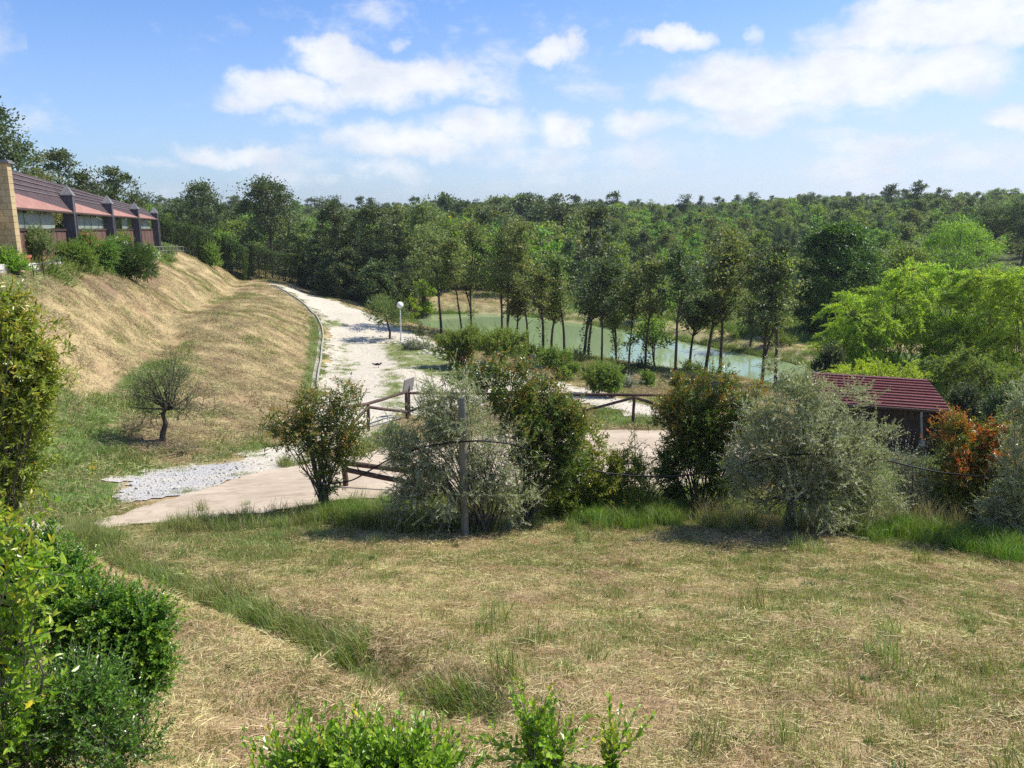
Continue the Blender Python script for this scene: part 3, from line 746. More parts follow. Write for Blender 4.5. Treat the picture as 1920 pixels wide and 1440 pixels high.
# ------------------------------------------------------------------ plant builders
def unit(v): return v/(np.linalg.norm(v, axis=-1, keepdims=True)+1e-9)
def add_leaves(b, P, D, N, L, W, style='card', tip=None, mi=0):
    """one small mesh face pair per leaf. P base, D direction, N upper side"""
    n = len(P); D = unit(D); S = unit(np.cross(N, D)); N = np.cross(D, S)
    L = np.broadcast_to(L, (n,))[:, None]; W = np.broadcast_to(W, (n,))[:, None]*.5
    if style == 'card':
        v = np.stack([P, P+D*L*.45+S*W+N*W*.25, P+D*L, P+D*L*.45-S*W+N*W*.25], 1)
        f = [[0, 1, 2, 3]]; k = 4
    elif style == 'round':
        v = np.stack([P, P+D*L*.35+S*W*.8+N*W*.2, P+D*L*.75+S*W+N*W*.25-N*L*.03, P+D*L-N*L*.10, P+D*L*.75-S*W+N*W*.25-N*L*.03, P+D*L*.35-S*W*.8+N*W*.2], 1)
        f = [[0, 1, 2, 3], [0, 3, 4, 5]]; k = 6
    else:  # fold: pointed leaf folded along the midrib and arching
        v = np.stack([P, P+D*L*.3+S*W*.85+N*W*.3, P+D*L*.7+S*W*.7+N*W*.25-N*L*.06, P+D*L-N*L*.17, P+D*L*.7-S*W*.7+N*W*.25-N*L*.06, P+D*L*.3-S*W*.85+N*W*.3], 1)
        f = [[0, 1, 2, 3], [0, 3, 4, 5]]; k = 6
    i = (np.arange(n)*k)[:, None, None]+np.array(f)[None]
    b.add(v.reshape(-1, 3), i.reshape(-1, 4), mi)
    if not hasattr(b, 'tip'): b.tip = []
    b.tip.append(np.repeat(np.zeros(n) if tip is None else tip, k))
def build_leaves(b, name, mats, parent=None, loc=(0, 0, 0)):
    me = b.mesh(name, mats); t = np.concatenate(b.tip)
    setattr_f(me, 'tip', t)
    return new_obj(name, me, parent, loc) if parent is not False else me
def vtubes(b, P, r0, r1, mi=0):
    """many thin 3-sided twigs at once. P (n,m,3)"""
    n, m, _ = P.shape
    T = unit(np.gradient(P, axis=1)); ref = np.where(np.abs(T[..., 2:3]) > .9, np.array([1., 0, 0]), np.array([0, 0, 1.]))
    A = unit(np.cross(T, ref)); B = np.cross(T, A)
    r = np.linspace(0, 1, m)[None, :, None]; r = np.asarray(r0).reshape(-1, 1, 1)*(1-r)+np.asarray(r1).reshape(-1, 1, 1)*r
    vs = np.stack([P+r*(A*math.cos(a)+B*math.sin(a)) for a in (0, 2.094, 4.189)], 2)
    i = (np.arange(n)*m*3)[:, None, None]+(np.arange(m-1)*3)[None, :, None]; j = np.arange(3)[None, None]; j2 = (j+1) % 3
    f = np.stack([i+j, i+j2, i+3+j2, i+3+j], -1).reshape(-1, 4)
    b.add(vs.reshape(-1, 3), f, mi)

def shoots(lb, wb, rng, O, A, ln, k, leaf, bend=(0, 0, .3), ang=.9, style='fold', tipfrac=.0, droop=0., twig=.004, jit=.25, face=None, tipb=None):
    """leafy shoots: O origins, A directions, ln lengths; k leaves each; leaf=(len, width)"""
    n = len(O); A = unit(A); ln = np.asarray(ln)
    g = np.array(bend)[None]*ln[:, None]
    t = (np.arange(k)+rng.random((n, k)))/k; t = .12+.88*t
    P = O[:, None]+A[:, None]*(ln[:, None]*t)[..., None]+g[:, None]*(t*t)[..., None]
    Tn = unit(A[:, None]*ln[:, None, None]+2*g[:, None]*t[..., None])
    ref = unit(rng.normal(size=(n, 1, 3))); U = unit(np.cross(Tn, ref)); Vv = np.cross(Tn, U)
    az = np.arange(k)[None]*2.4+rng.random((n, 1))*6+rng.normal(0, jit, (n, k))
    Rd = U*np.cos(az)[..., None]+Vv*np.sin(az)[..., None]
    al = ang*(1.1-.45*t)+rng.normal(0, jit, (n, k))
    D = Tn*np.cos(al)[..., None]+Rd*np.sin(al)[..., None]
    D[..., 2] -= droop*rng.random((n, k))
    N = Tn-Rd*.2+rng.normal(0, .25, (n, k, 3)); N[..., 2] += .3
    sz = (rng.uniform(.7, 1.15, (n, k))*(1.05-.35*t))
    tp = np.clip((t-(1-tipfrac))/max(tipfrac, 1e-3), 0, 1)*rng.random((n, 1))**.45 if tipfrac > 0 else np.zeros((n, k))
    if tipb is not None: tp = tp*tipb[:, None]
    add_leaves(lb, P.reshape(-1, 3), D.reshape(-1, 3), N.reshape(-1, 3), (leaf[0]*sz).ravel(), (leaf[1]*sz).ravel(), style, np.clip(tp.ravel(), 0, 1))
    if wb is not None and twig > 0:
        tt = np.linspace(0, 1, 4)[None, :, None]
        vtubes(wb, O[:, None]+A[:, None]*ln[:, None, None]*tt+g[:, None]*tt*tt, np.full(n, twig), np.full(n, twig*.35))

def lobe_points(rng, lobes, n, lo=.55, hi=1.0, up=.0):
    """points near the surface of a union of ellipsoids + outward directions"""
    L = np.array(lobes, float); vol = (L[:, 3]*L[:, 4]*L[:, 5])**.72
    pts, dirs = [], []
    need = n
    while need > 0:
        i = rng.choice(len(L), need*2, p=vol/vol.sum())
        u = unit(rng.normal(size=(need*2, 3))); r = lo+(hi-lo)*rng.random(need*2)**.6
        p = L[i, :3]+u*L[i, 3:6]*r[:, None]
        # drop those buried deep in another lobe
        deep = np.zeros(len(p), bool)
        for q in L: deep |= (((p-q[:3])/q[3:6])**2).sum(1) < (lo*.8)**2
        keep = (~deep) & (p[:, 2] > .05) if hasattr(deep, 'any') else ~deep
        d = unit(u/L[i, 3:6]); d[:, 2] += up
        pts.append(p[keep][:need]); dirs.append(unit(d[keep][:need])); need -= len(pts[-1])
    return np.concatenate(pts), np.concatenate(dirs)

def branches(wb, rng, targets, base, r0, spread=.15, sides=5, stem_z=.3):
    for p in targets:
        b0 = np.array(base)+np.r_[rng.normal(0, spread*.4, 2), 0]
        mid = b0*.5+p*.5; mid[:2] = b0[:2]*.65+p[:2]*.35; mid += rng.normal(0, spread*.3, 3)
        t = np.linspace(0, 1, 7)[:, None]
        pts = (1-t)**2*b0+2*t*(1-t)*mid+t*t*p
        pts[1:-1] += rng.normal(0, .02, (5, 3))
        wb.tube(pts, np.linspace(r0, r0*.22, 7), sides, cap=False)

def shrub(name, label, cat, base, lobes, leafmat, n, ln, k, leaf, seed=0, up=.35, bend=(0, 0, .3), ang=.9, style='fold', tipfrac=0, tipz=None,
          nb=14, r0=.02, droop=0, twig=.003, lo=.5, hi=1.0, group=None, woodmat='bark_grey', trunk=None, extra=None, inner=.25, partname='foliage', aj=.35, clump=None):
    """a bush or small tree standing at BASE; lobes relative to the base"""
    rng = np.random.default_rng(seed)
    root = empty(name, base); tag(root, label, cat, group)
    lb, wb = Buf(), Buf()
    O, A = lobe_points(rng, lobes, n, lo, hi, up)
    if clump:     # gather the shoots into boughs so that hollows open between them
        nc, sg = clump; Oc, Ac = lobe_points(rng, lobes, nc, lo, hi, up); ci = rng.integers(0, nc, n)
        w = rng.uniform(.5, 1.3, nc)[ci][:, None]
        O = Oc[ci]+rng.normal(0, sg, (n, 3))*w; A = unit(Ac[ci]*.75+rng.normal(0, .45, (n, 3)))
    A = unit(A+rng.normal(0, aj, A.shape))
    tb = None
    if tipz is not None:
        tb = np.clip((O[:, 2]-tipz[0])/(tipz[1]-tipz[0]), 0, 1)
    shoots(lb, wb, rng, O-A*ln*.5, A, rng.uniform(.6, 1.3, n)*ln, k, leaf, bend, ang, style, tipfrac, droop, twig, tipb=tb)
    if inner > 0:
        ni = int(n*inner); O2, A2 = lobe_points(rng, lobes, ni, .05, .55, .2)
        shoots(lb, wb, rng, O2, unit(A2+rng.normal(0, .5, A2.shape)), np.full(ni, ln), k, leaf, bend, ang, style, 0, droop, twig)
    if extra is not None: extra(rng, lb, wb)
    if trunk is not None:
        pts, rr = trunk; wb.tube(pts, rr, 7)
        top = np.array(pts[-1]); sel = O[rng.choice(len(O), nb)]
        branches(wb, rng, sel, top-np.array([0, 0, .15]), r0, .1)
    else:
        branches(wb, rng, O[rng.choice(len(O), nb)], (0, 0, -.1), r0, .15)
    build_leaves(lb, partname, [M[leafmat]], root)
    wb.build('branches' if trunk is None else 'trunk', [M[woodmat]], root)
    return root

def px_lobes(base, lst, dY=0.0, thick=1.0):
    """lobes given as photo ellipses at a distance -> local ellipsoids"""
    out = []
    for l in lst:
        px, py, rx, ry = l[:4]; Y = base[1]+(l[4] if len(l) > 4 else dY)
        x, y, z = at(px, py, Y); s = math.hypot(Y, 10-z)/FPX*.985
        out.append((x-base[0], y-base[1], z-base[2], rx*s, rx*s*thick, ry*s))
    return out
def base_at(px, Y):
    x = at(px, 700, Y)[0]
    for _ in range(4):
        z = float(hgt(np.array([x]), np.array([Y]))[0])
        # x for that px at this height
        dz = z-10; dep = Y*CP-dz*SP*1.0
        x = (px-960)/FPX*dep
    return (x, Y, z)

def tree_mesh(rng, H, z0, rad, profile='oval', nc=60, nl=60, leaf=(.2, .12), cr=.45, flat=.7, trunk_r=.1, lean=(0, 0), wob=.03, mats=('oak', 'bark'), lobey=.3, one=False, ivy=0, dens_in=.35, sides=6, topshoot=False, skew=0):
    """a tree of height H with its crown from z0 up. one=True joins crown and trunk"""
    lb = Buf(); wb = lb if one else Buf()
    k = 9; tt = np.linspace(0, 1, k)
    tx = lean[0]*tt**1.3+np.cumsum(rng.normal(0, wob, k))*tt; ty = lean[1]*tt**1.3+np.cumsum(rng.normal(0, wob, k))*tt
    pts = np.c_[tx, ty, -.3+tt*(H*.9+.3)]
    ph = rng.random(4)*6.28; amp = rng.uniform(.4, 1, 4)*lobey
    def rprof(t, a):
        if profile == 'oval': r = np.sin(np.pi*np.clip(.10+.86*t, 0, 1))**.65
        elif profile == 'cone': r = (1.02-t)**.75*np.clip(t*6+.35, 0, 1)
        elif profile == 'umbrella': r = np.where(t < .35, .25+t, 1.0)*np.sqrt(np.clip(1-((t-.35)/.68)**2, 0, 1))
        elif profile == 'column': r = np.sin(np.pi*np.clip(.06+.9*t, 0, 1))**.4*(.8+.2*np.sin(t*9+ph[3]))
        elif profile == 'dome': r = np.sqrt(np.clip(1-(t*.98)**2.2, 0, 1))*np.clip(.75+t*1.5, 0, 1)
        else: r = np.ones_like(t)
        r = r*(1+amp[0]*np.sin(2*a+ph[0]+4*t)+amp[1]*.7*np.sin(3*a+ph[1]-6*t)+amp[2]*.5*np.sin(5*a+ph[2]+9*t))
        return np.clip(r, .05, 1.6)
    t = rng.random(nc)**.9; a = rng.random(nc)*2*np.pi
    q = np.where(rng.random(nc) < dens_in, rng.random(nc)*.7, rng.uniform(.7, 1.0, nc))
    rr = rad*rprof(t, a)*q; rr = np.maximum(rr-cr*.35*rad, 0) if False else rr
    zc = z0+t*(H-z0)
    cx = np.interp(zc, pts[:, 2], pts[:, 0]); cy = np.interp(zc, pts[:, 2], pts[:, 1])
    C = np.c_[cx+rr*np.cos(a)+skew*t, cy+rr*np.sin(a), zc-cr*.4]
    crs = cr*rng.uniform(.45, 1.4, nc)
    # leaves
    n = nc*nl; ci = np.repeat(np.arange(nc), nl)
    g = unit(rng.normal(size=(n, 3)))*(rng.random(n)**.45)[:, None]; g[:, 2] *= flat
    # sub-sprays: pull leaves onto a handful of twigs so that clumps have ragged outlines
    sp = unit(rng.normal(size=(nc*7, 3))); sp[:, 2] = np.abs(sp[:, 2])*.7+.05; si = ci*7+rng.integers(0, 7, n)
    g = g*.55+sp[si]*(rng.random(n)**.7)[:, None]*.85
    P = C[ci]+g*crs[ci][:, None]
    D = unit(g+rng.normal(0, .6, (n, 3))); N = rng.normal(0, .55, (n, 3)); N[:, 2] += .8
    sz = rng.uniform(.6, 1.3, n)
    add_leaves(lb, P, D, N, leaf[0]*sz, leaf[1]*sz, 'card')
    if ivy:
        ni = int(ivy); ti = rng.random(ni); z = .1+ti*z0*1.1; a = rng.random(ni)*6.28; r = trunk_r*1.2+rng.random(ni)*.18*(1+.6*np.sin(ti*14))
        P = np.c_[np.interp(z, pts[:, 2], pts[:, 0])+r*np.cos(a), np.interp(z, pts[:, 2], pts[:, 1])+r*np.sin(a), z]
        add_leaves(lb, P, np.c_[np.cos(a), np.sin(a), rng.normal(0, .5, ni)], rng.normal(0, .5, (ni, 3))+[0, 0, 1], leaf[0]*.8, leaf[1]*.8, 'card')
    rad_t = trunk_r*(1-.75*tt**1.2)
    m1 = 1 if one else 0
    wb.tube(pts, rad_t, sides, mi=m1)
    if not one:      # dead lower twigs, and now and then a second stem
        nd = int(rng.integers(3, 8)); zb_ = rng.uniform(.25, 1.0, nd)*max(z0, .8); aa = rng.random(nd)*6.28; ll = rng.uniform(.25, .8, nd)
        S_ = np.c_[np.interp(zb_, pts[:, 2], pts[:, 0]), np.interp(zb_, pts[:, 2], pts[:, 1]), zb_]
        u_ = np.linspace(0, 1, 4)[None, :, None]; Dn = np.c_[np.cos(aa), np.sin(aa), rng.uniform(0, .6, nd)]*ll[:, None]
        vtubes(wb, S_[:, None]+Dn[:, None]*u_+np.array([0, 0, .12])*u_*u_, np.full(nd, .018), np.full(nd, .006), mi=m1)
        if rng.random() < .25:
            q = tt[:6]/tt[5]; a_ = rng.random()*6.28; zf = z0*rng.uniform(.2, .6); o_ = rng.uniform(.5, 1.0)*rad*.7
            wb.tube(np.c_[np.interp(zf, pts[:, 2], pts[:, 0])+o_*q**1.2*math.cos(a_), np.interp(zf, pts[:, 2], pts[:, 1])+o_*q**1.2*math.sin(a_), zf+q*(H*.62-zf)], trunk_r*(.7-.45*q), sides)
    # limbs to clumps
    sel = rng.permutation(nc)[:min(nc, 26 if not one else 7)]
    E = C[sel]; zb = np.clip(E[:, 2]-rng.uniform(.5, 1.1, len(sel))*np.hypot(E[:, 0], E[:, 1])-.3, z0*.75, H*.86)
    S = np.c_[np.interp(zb, pts[:, 2], pts[:, 0]), np.interp(zb, pts[:, 2], pts[:, 1]), zb]
    u = np.linspace(0, 1, 4)[None, :, None]
    mid = (S+E)/2+np.c_[rng.normal(0, .08*rad, (len(sel), 2)), -.05*rad*np.ones(len(sel))]
    Q = (1-u)**2*S[:, None]+2*u*(1-u)*mid[:, None]+u*u*E[:, None]
    vtubes(wb, Q, np.full(len(sel), trunk_r*.38), np.full(len(sel), trunk_r*.1), mi=m1)
    if one:
        me = lb.mesh('tree', [M[mats[0]], M[mats[1]]])
        return me
    return lb, wb
def tree(name, label, base, H, z0, rad, seed, mats=('oak', 'bark'), group=None, cat='tree', **kw):
    rng = np.random.default_rng(seed)
    lb, wb = tree_mesh(rng, H, z0, rad, mats=mats, **kw)
    root = empty(name, base); tag(root, label, cat, group)
    build_leaves(lb, 'crown', [M[mats[0]]], root); wb.build('trunk', [M[mats[1]]], root, smooth=True)
    return root

# ------------------------------------------------------------------ wooded land far behind
FK = []   # shared meshes for the distant woods: kind, mesh, nominal height
def far_kind(kind, seed, **kw):
    me = tree_mesh(np.random.default_rng(seed), one=True, sides=4, **kw); me.name = kind; FK.append((kind, me, kw['H']))
for s in range(5):
    far_kind('oak_tree', 10+s, H=8, z0=.8+.2*s, rad=2.2+.2*s, nc=40+4*s, nl=48, leaf=(.42, .26), cr=.95, mats=('oak', 'bark'), lobey=.6, skew=.3*(s-2), trunk_r=.14)
    far_kind('broadleaf_tree', 20+s, H=7, z0=.6, rad=1.9+.2*s, nc=36+4*s, nl=48, leaf=(.40, .26), cr=.85, mats=('broad', 'bark'), lobey=.55, skew=.25*(2-s), trunk_r=.12)
    far_kind('dark_tree', 30+s, H=9, z0=.8, rad=1.8+.2*s, profile=['column', 'oval', 'dome'][s % 3], nc=42+3*s, nl=48, leaf=(.40, .24), cr=.85, mats=('oak_dark', 'bark'), lobey=.5, skew=.3*(s-2), trunk_r=.14)
    far_kind('pine_tree', 40+s, H=8, z0=.8, rad=1.6+.15*s, profile='cone', nc=40+3*s, nl=46, leaf=(.40, .14), cr=.7, mats=('pine', 'bark'), lobey=.55, skew=.25*(2-s), trunk_r=.12)
FLAB = {'oak_tree': 'round grey green oak among the distant woods beyond the pond', 'broadleaf_tree': 'fresh green broadleaved tree among the distant woods beyond the pond',
        'dark_tree': 'tall dark green tree among the distant woods beyond the pond', 'pine_tree': 'pointed blue green pine among the distant woods beyond the pond'}
rf = np.random.default_rng(5)
cand = []
Yc = 90.
while Yc < 420:
    st = 4.6+.010*(Yc-90)+(2 if Yc > 250 else 0)
    w = .70*Yc+14; nx = int(2*w/st)
    x = -w+st*(np.arange(nx)+rf.uniform(-.42, .42, nx)); y = Yc+rf.uniform(-.4, .4, nx)*st
    cand.append(np.c_[x, y]); Yc += st*.92
cand = np.concatenate(cand)
cx, cy = cand[:, 0], cand[:, 1]
gap = gpoly([(1195,558),(1330,545),(1500,548),(1560,640),(1400,650),(1200,600)])
keep = (pin_poly(cx, cy, POND) > 6) & (pin_poly(cx, cy, gap) > 0) & ~((cx < -14) & (cy < 104) & (cx > -60)) & ~((cx > 14) & (cy < 108))
keep &= ~((cx < -20) & (cy < 118) & (cx > -70))
cand = cand[keep]; cz = hgt(cand[:, 0], cand[:, 1])
nf = len(cand)
mixn = vnoise(cand[:, 0], cand[:, 1], 28, 41)+rf.normal(0, .35, nf)
right = sm(cand[:, 0]/cand[:, 1], .0, .25)
kind = np.where(mixn < -.30, 2, np.where(mixn < .02, 0, np.where(mixn < .42, 1, 3)))
kind = np.where((right > .5) & (kind == 2) & (rf.random(nf) < .6), 1, kind)
fh = (rf.uniform(.72, 1.18, nf))*(1.0-.33*right)*np.where((cand[:, 0] < -18) & (cand[:, 1] < 240), .78, 1)*np.where(kind == 2, 1.05, 1)
emerg = rf.random(nf) < .03; fh = np.where(emerg, fh*1.2, fh)
order = np.argsort(-(fh*9/cand[:, 1])*np.where(np.abs(cand[:, 0]) < cand[:, 1]*.66, 1, .2))
KN = ['oak_tree', 'broadleaf_tree', 'dark_tree', 'pine_tree']
rest = []; cnt = {k: 0 for k in KN}
for i in order:
    kd = KN[kind[i]]
    if cnt[kd] < 85:
        cnt[kd] += 1
        v = [m for (q, m, h) in FK if q == kd][rf.integers(0, 5)]
        o = new_obj(kd, v, None, (cand[i, 0], cand[i, 1], cz[i]-.1))
        s = fh[i]; o.scale = (s*rf.uniform(.9, 1.2), s*rf.uniform(.9, 1.2), s); o.rotation_euler = (0, 0, rf.random()*6.28)
        tag(o, FLAB[kd], 'tree', kd.replace('_', ' ')+'s of the distant woods')
    else: rest.append(i)
rest = np.array(rest)
fc = bpy.data.collections.new('far_trees')
for k, (q, m, h) in enumerate(FK):
    o = bpy.data.objects.new('far_%02d' % k, m); fc.objects.link(o)
kk = kind[rest]; idm = {k: [k+4*j for j in range(5)] for k in range(4)}
ids = [idm[int(q)][int(rf.integers(0, 5))] for q in kk]
scatter('distant_woods', fc, np.c_[cand[rest], cz[rest]-.1], np.c_[np.zeros((len(rest), 2)), rf.random(len(rest))*6.28], fh[rest]*rf.uniform(.95, 1.1, len(rest)), ids,
        'mass of mixed woodland filling the far hillside')

# ------------------------------------------------------------------ trees around the pond and road
def px_tree(name, label, bpx, Y, top, half, cb, seed, mats=('oak', 'bark'), lean_px=0, **kw):
    """bpx: photo x of the foot, Y distance, top: photo y of the top, half: half crown width in photo pixels, cb: photo y of the crown's lower edge"""
    if Y is None:
        bpx, bpy_ = bpx; b = ground(bpx, bpy_); Y = b[1]
    else: b = base_at(bpx, Y)
    H = at(bpx, top, Y)[2]-b[2]; s = Y/FPX
    kw.setdefault('cr', max(.32, half*s*.36)); z0 = max(.2, at(bpx, cb, Y)[2]-b[2]); z0 = min(z0+kw['cr']*.75*(z0 > .8), H*.7)
    kw.setdefault('trunk_r', .06+.011*H)
    kw.setdefault('cr', max(.32, half*s*.36))
    kw.setdefault('lean', (lean_px*s, 0))
    return tree(name, label, b, H, z0, half*s, seed, mats=mats, **kw)
G_ = None
OAKL = dict(nc=80, nl=95, leaf=(.17, .10), lobey=.35)
# behind the building and on the left
px_tree('holm_oak', 'tall dark evergreen tree cut by the left edge of the photo above the building', -22, 58, 172, 84, 420, 201, ('oak_dark', 'bark'), nc=230, nl=130, leaf=(.24, .14), lobey=.25, cr=1.1)
px_tree('holm_oak', 'feathery grey green tree behind the brick chimney', 78, 68, 288, 45, 430, 202, ('oak', 'bark'), nc=60, nl=90, leaf=(.2, .12))
px_tree('holm_oak', 'dark ragged tree behind the roof just right of the chimney', 122, 72, 280, 45, 430, 203, ('oak_dark', 'bark'), nc=80, nl=90, leaf=(.22, .13))
px_tree('holm_oak', 'low dark tree peeping over the roof between two taller ones', 165, 74, 325, 35, 430, 204, ('oak_dark', 'bark'), nc=60, nl=80, leaf=(.22, .13))
px_tree('holm_oak', 'dark tree rising above the far half of the roof', 215, 80, 314, 48, 440, 205, ('oak_dark', 'bark'), nc=90, nl=90, leaf=(.24, .14))
px_tree('holm_oak', 'small dark tree above the far end of the roof', 255, 86, 365, 26, 450, 206, ('oak_dark', 'bark'), nc=50, nl=80, leaf=(.22, .13))
px_tree('oak_tree', 'dark tree on the left of the pair behind the clipped hedge', 345, 104, 372, 32, 470, 207, ('oak_dark', 'bark'), nc=60, nl=90, leaf=(.26, .15))
px_tree('oak_tree', 'broad dark tree standing behind the clipped arch hedge', 388, 100, 345, 48, 470, 208, ('oak_dark', 'bark'), nc=100, nl=90, leaf=(.26, .15), lobey=.4)
px_tree('oak_tree', 'largest dark tree towering behind the long hedge at the road end', 512, 94, 334, 62, 500, 209, ('oak_dark', 'bark'), nc=150, nl=110, leaf=(.26, .15), lobey=.3)
px_tree('broadleaf_tree', 'light green tree filling the gap left of the tallest tree', 445, 106, 415, 42, 500, 210, ('broad', 'bark'), nc=80, nl=80, leaf=(.26, .16))
px_tree('broadleaf_tree', 'mid green bushy tree behind the terrace railing', 318, 98, 405, 38, 480, 211, ('broad', 'bark'), nc=70, nl=80, leaf=(.26, .16))
px_tree('broadleaf_tree', 'mid green tree low behind the clipped box hedge', 410, 100, 432, 40, 510, 241, ('broad', 'bark'), nc=70, nl=80, leaf=(.26, .16))
px_tree('oak_tree', 'dark green tree just right of the tallest tree', 575, 92, 415, 40, 520, 212, ('oak', 'bark'), nc=80, nl=90, leaf=(.25, .15))
DK = [ # px, Y, top, half, bottom
    (608, 86, 430, 32, 560, 'oak_dark', 'dark tree closing the wood at the road bend'), (634, 82, 376, 40, 560, 'oak_dark', 'tall dark tree with a narrow double top beside the road'),
    (668, 84, 410, 36, 565, 'oak_dark', 'bushy dark tree between two taller pointed ones beside the road'), (698, 80, 384, 40, 572, 'oak_dark', 'tall dark tree with a pointed top above the olive by the road'),
    (728, 78, 405, 36, 575, 'oak_dark', 'bushy dark tree right above the globe lamp'), (752, 84, 395, 34, 560, 'oak_dark', 'dark tree seen over the globe lamp top'),
    (796, 80, 380, 44, 545, 'oak', 'tall twin topped tree where the wood meets the pond'), (655, 76, 470, 34, 585, 'oak_dark', 'low dark tree overhanging the road verge'),
    (705, 72.5, 490, 32, 592, 'oak_dark', 'low dark tree behind the olive by the road'), (846, 92, 398, 34, 560, 'oak', 'grey green tree behind the pond inlet'),
    (905, 94, 392, 42, 560, 'oak_dark', 'rounded dark tree beyond the left end of the pond'), (884, 96, 420, 34, 560, 'broad', 'fresh green tree beyond the left end of the pond'),
    (745, 74, 520, 28, 600, 'oak_dark', 'small dark tree at the pond corner behind the lamp'), (590, 84, 480, 26, 555, 'oak_dark', 'low dark tree right behind the long hedge end'),
    (620, 79, 490, 30, 575, 'oak_dark', 'low dark tree in the shade beside the white road'), (682, 75, 520, 26, 590, 'oak_dark', 'small dark tree tucked under the taller ones by the road')]
for k, (px, Y, top, h, cb, mt, lab) in enumerate(DK):
    px_tree('oak_tree' if mt != 'broad' else 'broadleaf_tree', lab, px, Y, top, h, cb, 220+k, (mt, 'bark'), nc=90, nl=85, leaf=(.23, .14), lobey=.3)
BR = [(792, 76, 528, 30, 592, 'bright green young tree at the pond inlet behind the leaning trunk'), (868, 88, 555, 28, 588, 'bright green bush like tree on the far shore left of the pond'),
      (836, 90, 520, 22, 585, 'fresh green sapling on the far shore behind the leaning trunk'), (765, 74, 545, 18, 600, 'fresh green sapling beside the globe lamp')]
for k, (px, Y, top, h, cb, lab) in enumerate(BR):
    px_tree('young_tree', lab, px, Y, top, h, cb, 260+k, ('bright', 'bark'), nc=50, nl=70, leaf=(.18, .12), lobey=.3)
PT = [ # (foot px, foot py), top, half, crown bottom, lean, leaf, kwargs, label
    ((828, 624), 420, 42, 545, -16, 'oak', {}, 'tree with a leaning pale trunk at the left end of the pond'),
    ((866, 618), 445, 24, 540, 0, 'oak', {}, 'thin straight tree just right of the leaning one'),
    ((884, 622), 410, 36, 545, 4, 'oak', dict(ivy=400), 'ivy clad tree at the left end of the pond'),
    ((942, 636), 440, 30, 565, 8, 'oak', {}, 'left tree of the slim pair on the shore above the round bushes'),
    ((951, 640), 430, 28, 560, 4, 'oak', {}, 'right tree of the slim pair on the shore above the round bushes'),
    ((968, 640), 540, 16, 600, -2, 'oak', {}, 'short sapling right of the slim pair on the shore'),
    ((991, 652), 412, 58, 570, -4, 'oak', dict(nc=110), 'largest spreading tree on the pond shore'),
    ((1018, 662), 500, 34, 590, -4, 'oak', dict(ivy=300), 'ivy clad tree right beside the largest shore tree'),
    ((1033, 655), 560, 14, 600, 2, 'oak', {}, 'thin bare stemmed sapling between the ivy clad tree and the next'),
    ((1058, 656), 470, 24, 585, 0, 'oak', {}, 'slim pale stemmed tree standing alone in front of the water'),
    ((1094, 676), 505, 26, 600, 6, 'oak_dark', dict(ivy=350), 'left stem of the dark shore pair with ivy'),
    ((1102, 672), 480, 26, 590, 2, 'oak_dark', {}, 'right stem of the dark shore pair'),
    ((1128, 690), 485, 42, 605, 4, 'oak_dark', dict(nc=85), 'dark tree forking low in the middle of the shore'),
    ((1155, 676), 520, 26, 618, -2, 'oak', dict(ivy=500), 'tree with a shaggy ivy stem right of the forked one'),
    ((1179, 682), 500, 24, 600, 4, 'oak', dict(ivy=250), 'slim ivy speckled tree left of the small round crowned one'),
    ((1209, 694), 488, 30, 598, -4, 'oak', dict(ivy=450), 'bushy stemmed tree just left of the small round crowned one'),
    ((1229, 688), 600, 28, 655, 2, 'broad', dict(nc=50), 'small round crowned green tree on the shore'),
    ((1267, 702), 470, 38, 598, -3, 'oak_dark', {}, 'tall straight dark tree in the middle right of the shore'),
    ((1293, 672), 560, 30, 626, -2, 'oak_dark', {}, 'short dark crowned tree on the far shore behind the taller ones'),
    ((1350, 692), 432, 52, 610, 8, 'oak', dict(nc=105, dens_in=.5), 'tallest airy tree on the right part of the shore'),
    ((1322, 668), 470, 34, 600, 0, 'oak', {}, 'airy tree filling the space left of the tallest one'),
    ((1428, 704), 455, 46, 628, 4, 'oak_dark', dict(nc=95), 'dark tree with a dense crown at the right end of the shore'),
    ((1453, 672), 470, 30, 620, 0, 'oak', {}, 'slender tree behind the dense crowned one at the pond end'),
    ((1407, 650), 520, 34, 622, 4, 'oak_dark', {}, 'dark tree on the far bank right of the water'),
    ((1240, 600), 470, 34, 585, 0, 'broad', {}, 'fresh green tree on the edge of the meadow beyond the water')]
rs_ = np.random.default_rng(4242)
for k, (ft, top, h, cb, ln, mt, kw, lab) in enumerate(PT):
    while True:
        g_ = ground(*ft)
        if float(pin_poly(np.array([g_[0]]), np.array([g_[1]]), POND)[0]) > .5: break
        ft = (ft[0], ft[1]+2)
    kk_ = dict(trunk_r=float(rs_.uniform(.065, .12)), nc=46+int(rs_.integers(0, 26)), nl=58, leaf=(.17, .10), lobey=float(rs_.uniform(.5, .9)), wob=float(rs_.uniform(.03, .10)), cr=float(rs_.uniform(.5, .7)), dens_in=.4, profile=['oval', 'dome', 'oval', 'dome', 'oval'][k % 5], skew=float(rs_.uniform(-.5, .5))); kk_.update(kw)
    px_tree('shore_tree', lab, ft, None, top, h*1.14, cb, 300+k, (mt, 'bark'), lean_px=ln+float(rs_.normal(0, 7)), **kk_)
